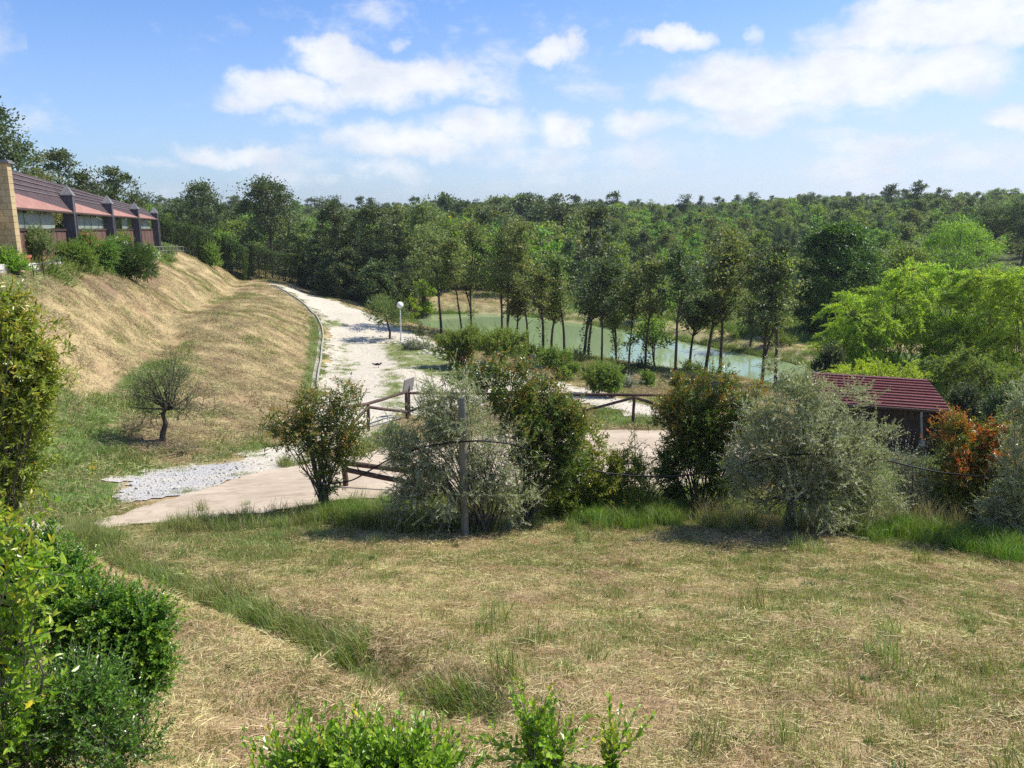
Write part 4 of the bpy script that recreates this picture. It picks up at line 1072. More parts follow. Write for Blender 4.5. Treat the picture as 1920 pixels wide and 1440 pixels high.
# right side behind the shed
px_tree('oak_tree', 'big round tree with a bright top and dark inside right of the pond', 1556, 62, 422, 80, 625, 401, ('round_crown', 'bark'), nc=320, nl=170, leaf=(.19, .12), lobey=.16, profile='oval', cr=.8, dens_in=.35)
px_tree('broadleaf_tree', 'round feathery bright green tree above the bamboo', 1792, 92, 416, 76, 520, 402, ('bright', 'bark'), nc=150, nl=110, leaf=(.24, .08), lobey=.15, profile='dome', cr=1.0)
px_tree('umbrella_pine', 'dark umbrella pine behind the round feathery tree', 1852, 105, 378, 58, 440, 403, ('pine', 'bark'), nc=80, nl=100, leaf=(.30, .10), profile='umbrella', cr=.9, lean_px=10)
px_tree('umbrella_pine', 'dark umbrella pine cut by the right edge', 1915, 100, 372, 46, 450, 404, ('pine', 'bark'), nc=70, nl=100, leaf=(.30, .10), profile='umbrella', cr=.9)
px_tree('broadleaf_tree', 'yellowish green tree left of the round feathery one', 1690, 84, 462, 52, 545, 405, ('broad', 'bark'), nc=90, nl=90, leaf=(.24, .15))
px_tree('oak_tree', 'dark green tree behind the big round one', 1640, 96, 470, 50, 560, 406, ('oak', 'bark'), nc=90, nl=90, leaf=(.26, .16))
px_tree('pine_tree', 'slim dark pine standing out of the skyline above the bamboo', 1712, 150, 338, 20, 430, 407, ('pine', 'bark'), nc=60, nl=70, leaf=(.35, .14), cr=.8)
px_tree('oak_tree', 'dark crown on the skyline right of the highest pine', 1668, 190, 345, 16, 420, 408, ('oak_dark', 'bark'), nc=50, nl=60, leaf=(.4, .2), cr=.9)
px_tree('pine_tree', 'lone slim tree topping the skyline over the middle of the pond', 1148, 180, 357, 12, 430, 409, ('pine', 'bark'), nc=40, nl=60, leaf=(.4, .2), cr=.7)

# ------------------------------------------------------------------ hedges
def hedge(name, label, corners_px, Y0, Y1, h, th, seed):
    """clipped hedge between two photo x positions: leafy skin over a woody core"""
    (xa, Ya), (xb, Yb) = (corners_px[0], Y0), (corners_px[1], Y1)
    A = np.array(base_at(xa, Ya)); B = np.array(base_at(xb, Yb)); L = np.linalg.norm(B[:2]-A[:2]); d = (B-A)/L; nrm = np.array([-d[1], d[0], 0]); nrm /= np.linalg.norm(nrm)
    rng = np.random.default_rng(seed); root = empty(name, A); tag(root, label, 'hedge')
    lb, wb = Buf(), Buf()
    n = int((2*L*h+L*th+2*th*h)*260)
    q = rng.random((n, 3)); face = rng.integers(0, 5, n)
    dep = rng.random(n)**1.5*.35
    s = q[:, 0]*L; t = (q[:, 1]-.5)*th; z = q[:, 2]*h
    s = np.where(face == 3, dep, np.where(face == 4, L-dep, s)); t = np.where(face == 0, -th/2+dep, np.where(face == 1, th/2-dep, t)); z = np.where(face == 2, h-dep*.7, z)
    bul = vnoise(s, z, .8, seed)*.35+vnoise(s+t*3, z, .35, seed+1)*.15
    zt = h*(1+.05*np.sin(s*1.1+seed))+vnoise(s, t*0, .6, seed+2)*.25
    z = np.minimum(z, zt)*(zt/h)
    rd = min(.5, h*.25); over = np.clip(z-(h-rd), 0, rd)/rd; t = t*(1-.28*over**2)
    P = s[:, None]*d+(t*(1+bul))[:, None]*nrm+np.c_[np.zeros((n, 2)), z]
    D = np.where((t > 0)[:, None], nrm, -nrm)+rng.normal(0, .7, (n, 3)); D[:, 2] += .5
    add_leaves(lb, P, D, rng.normal(0, .6, (n, 3))+[0, 0, .8], rng.uniform(.10, .2, n), rng.uniform(.06, .11, n), 'card')
    build_leaves(lb, 'foliage', [M['cypress']], root)
    for k in range(max(3, int(L/.8))):
        s0 = (k+.5)*L/max(3, int(L/.8)); p = s0*d
        wb.tube([p+[0, 0, -.2], p+nrm*rng.normal(0, .1)+[0, 0, h*.5], p+d*rng.normal(0, .2)+[0, 0, h*.85]], [.06, .05, .02], 6)
    # inner mass of old twigs
    for q_ in range(int(L*60)):
        p = rng.random()*L*d+nrm*rng.uniform(-.35, .35)*th+np.array([0, 0, rng.random()*h*.85])
        wb.tube([p, p+rng.normal(0, .22, 3)], [.02, .008], 3, cap=False)
    wb.build('branches', [M['bark']], root)
hedge('hedge', 'long clipped dark hedge at the top of the white road', (468, 568), 86, 84, 3.1, 1.6, 1)
hedge('hedge', 'short square clipped hedge block left of the long one', (425, 466), 84, 84, 3.5, 1.8, 2)
hedge('hedge', 'clipped hedge with an arched sloping top behind the terrace railing', (303, 392), 80, 78, 3.1, 1.8, 3)
hedge('hedge', 'low dark hedge in the gap between the arched hedge and the block', (385, 428), 82, 85, 2.6, 1.4, 4)
# ------------------------------------------------------------------ materials of built things
M['dark_wood'] = simple_mat('dark_wood', (.035, .022, .017), (.09, .06, .048), 12, stretch=(1, 1, .2), bumps=.5)
M['brown_plank'] = simple_mat('brown_plank', (.07, .038, .03), (.18, .105, .085), 7, stretch=(1, 1, .18), bumps=.5)
M['roof_dark'] = simple_mat('roof_dark', (.035, .024, .024), (.085, .058, .058), 3, rough=.75, spec=.2, bumps=.4)
M['roof_line'] = simple_mat('roof_line', (.16, .13, .125), (.26, .22, .21), 6, rough=.5)
M['pink'] = simple_mat('pink_roof', (.25, .125, .10), (.34, .19, .155), 2.5, bumps=.2)
M['pillar'] = simple_mat('pillar_paint', (.055, .052, .062), (.12, .11, .125), 8, rough=.6, stretch=(1, 1, .4))
M['slate'] = simple_mat('slate_cap', (.13, .125, .125), (.23, .225, .22), 8, rough=.6)
M['panel'] = simple_mat('pale_panel', (.15, .19, .155), (.30, .33, .29), 2.2, rough=.35, spec=.5, bumps=.1)
M['tan_block'] = simple_mat('tan_block', (.33, .25, .13), (.50, .39, .22), 7, bumps=.5)
M['mortar'] = simple_mat('mortar', (.22, .17, .11), (.33, .27, .19), 20)
M['white_paint'] = simple_mat('white_paint', (.66, .66, .66), (.8, .8, .79), 5, rough=.5)
M['terracotta'] = simple_mat('terracotta', (.32, .10, .06), (.46, .17, .10), 9)
M['stone'] = simple_mat('pale_stone', (.38, .36, .33), (.62, .60, .55), 5, bumps=.6, bd=.03)
M['iron'] = simple_mat('dark_iron', (.02, .02, .022), (.05, .05, .05), 10, rough=.5)
M['fence'] = simple_mat('fence_wood', (.045, .028, .022), (.13, .085, .07), 14, stretch=(1, 1, 1), bumps=.6)
M['grey_wood'] = simple_mat('grey_wood', (.11, .115, .09), (.24, .235, .19), 11, stretch=(1, 1, .12), bumps=.8)
M['lamp_pole'] = simple_mat('lamp_pole', (.55, .55, .54), (.7, .7, .69), 5, rough=.5)
M['kerb'] = simple_mat('kerb_concrete', (.22, .21, .16), (.46, .43, .35), 4, bumps=.4)
M['maroon'] = simple_mat('maroon_sheet', (.085, .009, .009), (.145, .024, .020), 2.5, rough=.42, spec=.5, bumps=.15)
M['maroon_edge'] = simple_mat('maroon_rib', (.14, .03, .025), (.26, .125, .105), 6, rough=.4, spec=.5)
M['pale_metal'] = simple_mat('pale_metal', (.22, .22, .20), (.36, .36, .33), 6, rough=.45)
M['rubber'] = simple_mat('black_rubber', (.008, .008, .009), (.025, .025, .025), 12, rough=.5)
M['sign'] = simple_mat('sign_board', (.16, .15, .135), (.30, .28, .26), 12)
M['black_feather'] = simple_mat('black_feather', (.008, .008, .01), (.03, .03, .035), 12, rough=.5)
m_, nt_ = mat('globe_glass')
p_ = nt_.n('ShaderNodeBsdfPrincipled'); p_.inputs['Base Color'].default_value = (.85, .85, .84, 1); p_.inputs['Roughness'].default_value = .25
p_.inputs['Subsurface Weight'].default_value = .3; M['globe'] = finish(m_, nt_, p_.outputs[0])

# ------------------------------------------------------------------ long building on the terrace
P1 = np.array([-22.2, 41.]); P4 = np.array([-30.6, 70.]); BL = np.linalg.norm(P4-P1)
bu = (P4-P1)/BL; bn = np.array([bu[1], -bu[0]])     # along (away), outwards (towards the bank)
rzb = math.atan2(bu[1], bu[0])
bld = empty('terrace_building', (P1[0], P1[1], 0), rzb)
tag(bld, 'long low building with dark roof, pink roof strips and slate capped pillars above the bank', 'building')
# local frame: x along the building, y = to the left (away from the bank), z world height
eave = lambda s: 9.9-.0212*s
ridge = lambda s: 11.43-.042*s
gz = lambda s: 7.55-.024*s
def slab(b, pts, th, mi=0):
    """flat polygon given thickness along its normal"""
    p = np.array(pts, float); n = np.cross(p[1]-p[0], p[2]-p[0]); n /= np.linalg.norm(n); k = len(p)
    q = p-n*th; b.add(np.r_[p, q], np.zeros((0, k), int), mi) if False else None
    b.add(np.r_[p, q], [list(range(k))], mi); b.n -= 0
    o = b.n-2*k
    b.ls.append(np.array([list(range(2*k-1, k-1, -1))]).ravel()+o); b.lt.append([k]); b.mi.append([mi])
    f = np.array([[i, (i+1) % k, k+(i+1) % k, k+i] for i in range(k)])[:, ::-1]
    b.ls.append(f.ravel()+o); b.lt.append(np.full(k, 4)); b.mi.append(np.full(k, mi))
SP_ = BL/3
S0 = -9.74
bays = [(S0, 0), (0, SP_), (SP_, 2*SP_), (2*SP_, 3*SP_)]
RB = 1.0   # run of the steep roof
def rp(s, f, out=0.): # point on the roof slope, f = 0 eave .. 1 ridge
    return (s, -.28+RB*f+(-out), eave(s)+(ridge(s)-eave(s))*f+out*.5)
for k, (a, c) in enumerate(bays):
    f0, f1 = (.40, .04)
    b = Buf(); slab(b, [rp(a+.02, f0), rp(c-.02, f1), rp(c-.02, 1), rp(a+.02, 1)], .05)
    rf_ = b.build('roof', M['roof_dark'], bld)
    b = Buf(); slab(b, [rp(a+.25, 0, .03), rp(c-.02, 0, .03), rp(c-.3, f1-.005, .03), rp(a+.25, f0-.01, .03)], .06); b.build('awning_sheet', M['pink'], bld)
    for q in (.48, .62, .76, .90):
        b = Buf(); s0 = a+.05 if q > .42 else a
        p0, p1 = np.array(rp(s0, q, .02)), np.array(rp(c-.05, q, .02)); b.tube([p0, p1], [.022, .022], 4); b.build('roof_batten', M['roof_line'], rf_)
    # gutter board under the eave
    b = Buf(); b.tube([np.array(rp(a+.1, 0))+[0, -.03, -.05], np.array(rp(c-.1, 0))+[0, -.03, -.05]], [.055, .055], 8); b.build('gutter', M['dark_wood'], bld)
    # pale upper panels
    full = {0: [(.03, .27), (.28, .52), (.53, .77)], 1: [(.05, .22), (.23, .40), (.41, .58), (.59, .76), (.77, .9)], 2: [(.04, .27), (.55, .76)], 3: [(.05, .24), (.25, .44), (.45, .64), (.65, .84)]}[k]
    L_ = c-a
    for (u0, u1) in full:
        b = Buf(); x0, x1 = a+L_*u0, a+L_*u1; e0 = eave((x0+x1)/2)
        b.box((x0, .10, e0-.80), (x1-.015, .135, e0-.13)); b.build('pale_panel', M['panel'], bld)
    # dark rail and boards
    b = Buf(); e0 = eave(a); e1 = eave(c)
    slab(b, [(a+.25, .04, e0-.90), (c-.25, .04, e1-.90), (c-.25, .04, e1-.81), (a+.25, .04, e0-.81)], .07); b.build('rail', M['dark_wood'], bld)
    npl = 20
    rb_ = np.random.default_rng(k)
    for i in range(npl):
        x0 = a+.25+(L_-.5)*i/npl; x1 = a+.25+(L_-.5)*(i+1)/npl
        b = Buf(); y0 = .09+rb_.uniform(0, .02); b.box((x0+.012, y0, gz(x0)-.3), (x1-.012, y0+.03, eave(x0)-.90+rb_.uniform(-.03, .06))); b.build('plank', M['brown_plank'], bld)
    # low rear wall and floor
    b = Buf(); b.box((a, 4.6, gz(a)-.6), (c-.003, 4.75, gz(a)+.9)); b.build('rear_wall', M['dark_wood'], bld)
    b = Buf(); slab(b, [(a, RB-.28, ridge(a)-.03), (c-.003, RB-.28, ridge(c)-.03), (c-.003, 5.2, ridge(c)-.2), (a, 5.2, ridge(a)-.2)], .12); b.build('rear_roof', M['roof_dark'], bld)
for k in range(4):   # pillars with slate pyramid caps
    s = k*SP_; top = eave(s)+(ridge(s)-eave(s))*.52
    b = Buf(); b.box((s-.26, -.36, gz(s)-1.0), (s+.24, .16, top)); pl = b.build('pillar', M['pillar'], bld)
    b = Buf(); b.box((s-.30, -.40, top), (s+.28, .20, top+.05)); v = [(s-.30, -.40, top+.05), (s+.28, -.40, top+.05), (s+.28, .20, top+.05), (s-.30, .20, top+.05), (s-.01, -.1, top+.56)]
    b.add(v, [(0, 1, 4), (1, 2, 4), (2, 3, 4), (3, 0, 4)]); b.build('pillar_cap', M['slate'], pl)
    b = Buf(); b.tube([(s-.05, -.42, gz(s)-.3), (s-.05, -.42, eave(s)-.05)], [.035, .035], 8); b.build('downpipe', M['pillar'], pl)
    b = Buf(); b.box((s-.1, 4.4, gz(s)-1), (s+.1, 4.6, ridge(s)-.2)); b.build('rear_post', M['dark_wood'], bld)
# chimney of tan blocks at the near end
ch = empty('chimney', (0, 0, 0)); ch.parent = bld
xc0 = S0-.62; zc0, zc1 = 7.6, 11.72; nc_ = 17; hh_ = (zc1-zc0)/nc_
b = Buf(); b.box((xc0+.015, -.385, zc0), (xc0+.545, .185, zc1)); b.build('core', M['mortar'], ch)
for i in range(nc_):
    z0 = zc0+i*hh_+.006; z1 = z0+hh_-.012
    cut = .0 if i % 2 else -.16
    for (y0, y1) in ((-.40, -.10+cut), (-.088+cut, .20)):
        b = Buf(); b.box((xc0, y0, z0), (xc0+.56, y1, z1)); b.build('block', M['tan_block'], ch)
b = Buf(); b.box((xc0-.12, -.50, zc1), (xc0+.68, .9, zc1+.07)); b.box((xc0-.05, -.45, zc1+.07), (xc0+.6, .8, zc1+.13)); b.build('chimney_cap', M['slate'], ch)
b = Buf(); b.box((xc0-.02, .22, 7.5), (xc0+.5, 3.6, 11.6)); b.build('end_wall', M['dark_wood'], bld)
pch = empty('porch', (0, 0, 0)); pch.parent = bld
b = Buf(); b.box((xc0-1.6, .1, 9.62), (xc0-.05, 1.9, 9.92)); b.build('fascia', M['white_paint'], pch)
b = Buf(); b.box((xc0-1.7, 0, 10.12), (xc0-.02, 2.0, 10.2)); b.build('porch_roof', M['slate'], pch)
b = Buf(); b.box((xc0-1.3, .35, 7.5), (xc0-1.2, .47, 9.62)); b.build('post', M['white_paint'], pch)
b = Buf(); b.box((xc0-.5, .3, 7.5), (xc0-.4, .42, 9.62)); b.build('post', M['white_paint'], pch)

# ------------------------------------------------------------------ terrace things
def pot(px, py, w, h, label):
    x, y, z = ground(px, py); s = y/FPX
    b = Buf(); r = w*s/2; hh = h*s
    pts = [(0, 0, -.05), (0, 0, 0), (0, 0, hh*.8), (0, 0, hh*.8001), (0, 0, hh)]
    b.tube(pts, [r*.62, r*.66, r*.92, r*1.02, r*1.02], 20)
    root = empty('flower_pot', (x, y, z)); tag(root, label, 'pot')
    b.build('pot', M['terracotta'], root, smooth=False)
    b = Buf(); b.tube([(0, 0, hh), (0, 0, hh+.01)], [r*.9, r*.9], 20); b.build('soil', M['bark'], root)
    return (x, y, z+hh)
# low stone wall at the terrace edge
x0, y0, z0 = ground(-15, 512); x1, y1, z1 = ground(108, 505)
wl = empty('stone_wall', (x0, y0, z0)); tag(wl, 'low pale stone wall edging the terrace by the pots', 'wall')
rw = np.random.default_rng(3); n_ = 9
for i in range(n_):
    for j in range(2):
        t0 = (i+.5*j)/n_; p = np.array([(x1-x0)*t0, (y1-y0)*t0, (z1-z0)*t0+.02+.2*j])
        b = Buf(); d_ = math.hypot(x1-x0, y1-y0)/n_/2
        Mx = Matrix.Translation(p) @ Matrix.Rotation(math.atan2(y1-y0, x1-x0)+rw.normal(0, .05), 4, 'Z')
        b.box((-d_*.97, -.16+rw.uniform(-.03, .03), -.12), (d_*.95, .16, .08+rw.uniform(-.02, .02)), M=Mx)
        o = b.build('stone', M['stone'], wl)
def railing(name, label, pts, h, mname, r=.025, n=5):
    base = pts[0]; root = empty(name, base); tag(root, label, 'railing')
    P = np.array(pts)-np.array(base)
    for a, c in zip(P[:-1], P[1:]):
        for f in (1.0, .55):
            b = Buf(); b.tube([a+[0, 0, h*f], c+[0, 0, h*f]], [r, r], 6); b.build('rail', M[mname], root)
        for t in np.linspace(0, 1, n, endpoint=False):
            q = a+(c-a)*t; b = Buf(); b.tube([q+[0, 0, -.2], q+[0, 0, h*1.03]], [r*1.3, r*1.3], 6); b.build('post', M[mname], root)
    q = P[-1]; b = Buf(); b.tube([q+[0, 0, -.2], q+[0, 0, h*1.03]], [r*1.3, r*1.3], 6); b.build('post', M[mname], root)
railing('railing', 'dark iron railing beside the pots at the terrace edge', [ground(64, 523), ground(100, 516), ground(118, 505)], .55, 'iron', .018, 2)
rp_ = [ground(px, py) for px, py in ((293, 480), (312, 479), (332, 478), (350, 478), (364, 481))]
railing('railing', 'weathered wooden rail curving along the terrace above the bank top', rp_, .75, 'grey_wood', .03, 3)
pt1 = pot(44, 499, 30, 20, 'square shouldered terracotta pot at the foot of the chimney')
pt2 = pot(74, 497, 22, 14, 'smaller terracotta pot right of the first one')

JUN = dict(ln=.45, k=22, leaf=(.10, .035), style='card', ang=.55, bend=(0, 0, .05), droop=.1, lo=.55, inner=.4, woodmat='bark', twig=.006)
def bush_px(name, label, cat, bpx, Y, lobes, leafmat, n, **kw):
    b = base_at(bpx, Y)
    return shrub(name, label, cat, b, px_lobes(b, lobes), leafmat, n, **kw)
bush_px('juniper_bush', 'dark green spreading juniper hanging over the bank edge, darkest and nearest the railing', 'bush', 250, 44, [(250, 482, 36, 26), (235, 500, 30, 20), (272, 505, 26, 18), (225, 472, 18, 16)], 'juniper', 900, up=.1, seed=501, **JUN)
bush_px('juniper_bush', 'mid green spreading juniper left of the darkest one', 'bush', 190, 42, [(190, 482, 28, 26), (178, 500, 24, 16), (205, 470, 18, 16)], 'broad', 650, up=.1, seed=502, **JUN)
bush_px('juniper_bush', 'light green low juniper in front of the first roof bay', 'bush', 135, 39, [(130, 475, 34, 20), (105, 480, 24, 18), (155, 480, 24, 20)], 'broad', 600, up=.1, seed=503, **JUN)
SH = dict(ln=.35, k=14, leaf=(.09, .045), style='card', up=.3, lo=.4, woodmat='bark')
bush_px('potted_shrub', 'tall thin leaved shrub on a bare stem growing beside the terracotta pots', 'shrub', 70, 34.5, [(68, 450, 26, 26), (58, 470, 20, 18), (88, 462, 18, 18)], 'oak', 350, seed=504, **SH)
bush_px('green_bush', 'bright green weedy bush at the left edge below the porch', 'bush', 18, 31, [(18, 490, 26, 22), (0, 500, 24, 24), (40, 505, 18, 12)], 'bright', 380, seed=505, **SH)
def flowers(mat_, n, r):
    def f(rng, lb, wb):
        pass
    return f
def flower_bush(label, bpx, Y, lobes, leafmat, n, fm, nf, seed):
    b = base_at(bpx, Y); L_ = px_lobes(b, lobes)
    root = shrub('flower_bush', label, 'bush', b, L_, leafmat, n, seed=seed, **SH)
    rng = np.random.default_rng(seed); O, A = lobe_points(rng, L_, nf, .85, 1.05, .4); lb = Buf()
    for q in range(5):
        D = A+rng.normal(0, .8, A.shape); add_leaves(lb, O, D, A, .075, .06, 'card')
    build_leaves(lb, 'blossom', [M[fm]], root)
flower_bush('flowering shrub with pink blossoms in front of the second pillar', 165, 40.5, [(165, 452, 18, 16), (150, 462, 14, 12)], 'broad', 260, 'pink_flower', 40, 511)
flower_bush('shrub with white blossoms between the two junipers', 222, 45, [(222, 455, 14, 10), (210, 458, 12, 10)], 'broad', 220, 'white_flower', 40, 512)
flower_bush('shrub with white blossoms behind the darkest juniper', 276, 52, [(276, 470, 16, 12), (288, 478, 12, 10)], 'broad', 220, 'white_flower', 60, 513)
flower_bush('pink flowering shrub by the third pillar', 232, 51, [(232, 448, 14, 10)], 'broad', 160, 'pink_flower', 30, 514)
bush_px('green_bush', 'light green bush where the terrace rail meets the arched hedge', 'bush', 392, 78, [(395, 478, 18, 22), (400, 500, 22, 14), (380, 470, 14, 14)], 'broad', 420, seed=506, ln=.5, k=16, leaf=(.16, .08), style='card', up=.3, lo=.4, woodmat='bark')

# ------------------------------------------------------------------ kerb channel along the foot of the bank
kp = [(603, 622), (600, 650), (597, 680), (592, 705), (588, 733)]
kp = [(505, 534), (540, 553), (572, 574), (592, 596), (599, 612)]+kp
KW = np.array([ground(*p) for p in kp])
kt = np.linspace(0, 1, 60); arc = np.r_[0, np.cumsum(np.linalg.norm(np.diff(KW, axis=0), axis=1))]; arc /= arc[-1]
kx = np.interp(kt, arc, KW[:, 0]); ky = np.interp(kt, arc, KW[:, 1])
kx = np.convolve(np.pad(kx, 2, 'edge'), np.ones(5)/5, 'valid'); ky = np.convolve(np.pad(ky, 2, 'edge'), np.ones(5)/5, 'valid')
kz = hgt(kx, ky)
prof = [(-.16, -.1), (-.16, .12), (-.09, .12), (-.07, .02), (.06, .02), (.08, .07), (.14, .07), (.14, -.1)]
tx = np.gradient(kx); ty = np.gradient(ky); tl = np.hypot(tx, ty); nx_, ny_ = ty/tl, -tx/tl
V = np.stack([np.stack([kx+nx_*a, ky+ny_*a, kz+c], -1) for a, c in prof], 1); k_ = len(prof)
b = Buf(); i = np.arange(59)[:, None]*k_; j = np.arange(k_-1)[None]
b.add(V.reshape(-1, 3), np.stack([i+j, i+j+1, i+k_+j+1, i+k_+j], -1).reshape(-1, 4))
tag(b.build('kerb', M['kerb']), 'pale concrete drain kerb at the foot of the bank beside the white road', kind='structure')

# ------------------------------------------------------------------ wooden paddock fence
def log(b, p, q, r, sides=8, wob=.008, seed=0):
    rr = np.random.default_rng(seed); t = np.linspace(0, 1, 6)[:, None]
    P = np.array(p)*(1-t)+np.array(q)*t; P[1:-1] += rr.normal(0, wob, (4, 3)); b.tube(P, r*(1+rr.normal(0, .04, 6)), sides)
def fence(label, posts, tops, rails, braces, r=.055):
    """posts: list of (x,y,z) feet"""
    base = posts[0]; root = empty('wooden_fence', base); tag(root, label, 'fence'); o = np.array(base)
    F = [np.array(p)-o for p in posts]
    for i, (f, t) in enumerate(zip(F, tops)):
        if t is None: continue
        b = Buf(); log(b, f+[0, 0, -.3], f+[0, 0, t-.02], r*1.05, seed=i); b.build('post', M['fence'], root, smooth=True)
    for n, (i, j, hi, hj) in enumerate(rails):
        b = Buf(); log(b, F[i]+[0, 0, hi], F[j]+[0, 0, hj], r, seed=50+n); b.build('rail', M['fence'], root, smooth=True)
    for n, (i, j, hi, hj) in enumerate(braces):
        b = Buf(); log(b, F[i]+[0, -.06, hi], F[j]+[0, -.06, hj], r*.95, seed=90+n); b.build('brace', M['fence'], root, smooth=True)
L0 = base_at(655, 25.3); fA = base_at(692, 27); fB = base_at(763, 29.4)
tA = at(692, 757, 27)[2]-fA[2]; tB = at(763, 735, 29.4)[2]-fB[2]
fence('dark wooden rail fence with slanting braces running up beside the white road', [base_at(620, 23.6), L0, fA, fB], [None, None, tA, tB],
      [(0, 2, 1.0, tA), (2, 3, tA, tB)], [(2, 3, tA-.1, .25), (2, 1, tA-.1, .3)])
pxs = [763, 846, 929, 1012, 1095, 1187, 1279, 1371]; Ys = np.linspace(29.6, 28.3, 8)
pp = [base_at(a, float(Y)) for a, Y in zip(pxs, Ys)]; tt = [at(a, 737+5*(k/7), float(Y))[2]-p[2] for k, (a, Y, p) in enumerate(zip(pxs, Ys, pp))]
fence('dark wooden rail fence with inverted V braces along the far edge of the driveway', pp, [tt[0] if i == 0 else (tt[i] if pxs[i] in (846, 1012, 1187, 1371) else tt[i]*.55) for i in range(8)],
      [(0, 3, tt[0], tt[3]), (3, 5, tt[3], tt[5]), (5, 7, tt[5], tt[7])],
      [(1, 0, tt[1]-.1, .2), (1, 2, tt[1]-.1, .25), (3, 2, tt[3]-.1, .25), (3, 4, tt[3]-.1, .25), (5, 4, tt[5]-.08, tt[4]*.42), (5, 6, tt[5]-.08, tt[6]*.42)])
n1 = base_at(648, 16.2); n2 = base_at(835, 15.6)
h1 = at(648, 868, 16.2)[2]-n1[2]; h2 = at(835, 893, 15.6)[2]-n2[2]
fence('short near stretch of dark wooden fence showing between the small tree and the grey olive', [n1, n2], [h1, h2], [(0, 1, h1, h2)], [(0, 1, h1-.12, .1)], r=.06)
# sign on its own post next to the fence corner
sg = empty('sign', base_at(768, 29.9)); tag(sg, 'small grey board seen edge on above the fence corner', 'sign')
zt_ = at(768, 708, 29.9)[2]-sg.location.z
b = Buf(); b.tube([(0, 0, -.2), (0, 0, zt_-.1)], [.045, .045], 8); b.build('post', M['fence'], sg)
b = Buf(); b.box((-.02, -.34, -.26), (.02, .34, .26), M=Matrix.Translation((0, -.06, zt_-.27)) @ Matrix.Rotation(R(-26), 4, 'Z') @ Matrix.Rotation(R(12), 4, 'Y')); b.build('board', M['sign'], sg)

# ------------------------------------------------------------------ globe lamp
lb_ = ground(752, 641); lp = empty('garden_lamp', lb_); tag(lp, 'white globe garden lamp on a slim pale pole beside the road', 'lamp')
hL = at(752, 572, lb_[1])[2]-lb_[2]; rG = 6.4*lb_[1]/FPX
b = Buf(); b.tube([(0, 0, -.1), (0, 0, .3), (0, 0, .31), (0, 0, hL-rG)], [.06, .06, .038, .034], 12); b.build('pole', M['lamp_pole'], lp, smooth=False)
b = Buf(); b.tube([(0, 0, hL-rG-.06), (0, 0, hL-rG+.03)], [.055, .09], 14); b.build('collar', M['pale_metal'], lp)
b = Buf(); th = np.linspace(0, np.pi, 15); b.tube([(0, 0, hL-rG*math.cos(t)) for t in th], [max(1e-3, rG*math.sin(t)) for t in th], 24, cap=False); b.build('globe', M['globe'], lp, smooth=True)

# ------------------------------------------------------------------ small black bird on the gravel
bx, by, bz = ground(709, 690); bird = empty('bird', (bx, by, bz+.03), R(20)); tag(bird, 'small black bird standing on the white gravel', 'bird')
b = Buf()
t = np.linspace(0, 1, 9); body = [(-.17+.30*q, 0, .13+.05*math.sin(q*3)) for q in t]; b.tube(body, [.012, .035, .058, .068, .068, .06, .05, .042, .03], 10)
b.tube([(.12, 0, .18), (.15, 0, .215), (.19, 0, .225), (.215, 0, .22)], [.035, .042, .034, .008], 10); b.tube([(.21, 0, .22), (.255, 0, .212)], [.012, .003], 6)
b.tube([(-.14, 0, .14), (-.24, 0, .20), (-.30, 0, .25)], [.03, .035, .03], 6)
for s in (-1, 1): b.tube([(.02, s*.03, .11), (.025, s*.03, .0)], [.007, .006], 5); b.tube([(.0, s*.03, .0), (.06, s*.035, -.005)], [.005, .004], 4)
b.build('body', M['black_feather'], bird, smooth=True)
for s in (-1, 1):
    b = Buf(); slab(b, [(.08, s*.05, .17), (-.05, s*.055, .19), (-.20, s*.06, .23), (-.12, s*.055, .16), (0, s*.05, .13)], .012); b.build('wing', M['black_feather'], bird)

# ------------------------------------------------------------------ shed with the dark red roof
FR = np.array(at(1785, 771, 30.)); BRr = np.array(at(1738, 711, 33.6)); BLf = np.array(at(1512, 697, 34.8)); FL = FR-(BRr-BLf)
shed = empty('shed', (FR[0], FR[1], 0)); tag(shed, 'open shed with a ribbed dark red roof and pale downpipe in front of the bamboo', 'shed')
o_ = np.array([FR[0], FR[1], 0.]); A_, B_, C_, D_ = FL-o_, FR-o_, BRr-o_, BLf-o_
nr = 11; up_ = np.cross(B_-A_, D_-A_); up_ /= np.linalg.norm(up_); up_ *= np.sign(up_[2])
for i in range(nr):
    f0, f1 = i/nr, (i+1)/nr
    a0, b0 = A_+(D_-A_)*f0, B_+(C_-B_)*f0; a1, b1 = A_+(D_-A_)*f1, B_+(C_-B_)*f1
    b = Buf(); slab(b, [a0+up_*.02, b0+up_*.02, b1, a1], .02); b.build('roof_sheet', M['maroon'], shed)
    b = Buf(); e = (a1-a0)*.16; slab(b, [a0+up_*.062, b0+up_*.062, b0+e+up_*.058, a0+e+up_*.058], .04); b.build('roof_rib', M['maroon_edge'], shed)
b = Buf(); v_ = (B_-A_)/np.linalg.norm(B_-A_); b.tube([A_+[0, -.07, -.04], B_+[0, -.07, -.04]], [.06, .06], 8); b.build('gutter', M['fence'], shed)
b = Buf(); slab(b, [A_-up_*.03, B_-up_*.03, C_-up_*.03, D_-up_*.03], .06); b.build('roof_deck', M['dark_wood'], shed)
gzs = lambda p: float(hgt(np.array([p[0]+o_[0]]), np.array([p[1]+o_[1]]))[0])
for f in (.05, .5, .93):
    for (u, v) in ((A_, B_), (D_, C_)):
        p = u+(v-u)*f; p = p+(np.array([0, .35, 0]) if u is A_ else np.array([0, -.2, 0])); z = gzs(p)
        b = Buf(); b.box((p[0]-.07, p[1]-.07, z-.3), (p[0]+.07, p[1]+.07, p[2]-.08)); b.build('post', M['dark_wood'], shed)
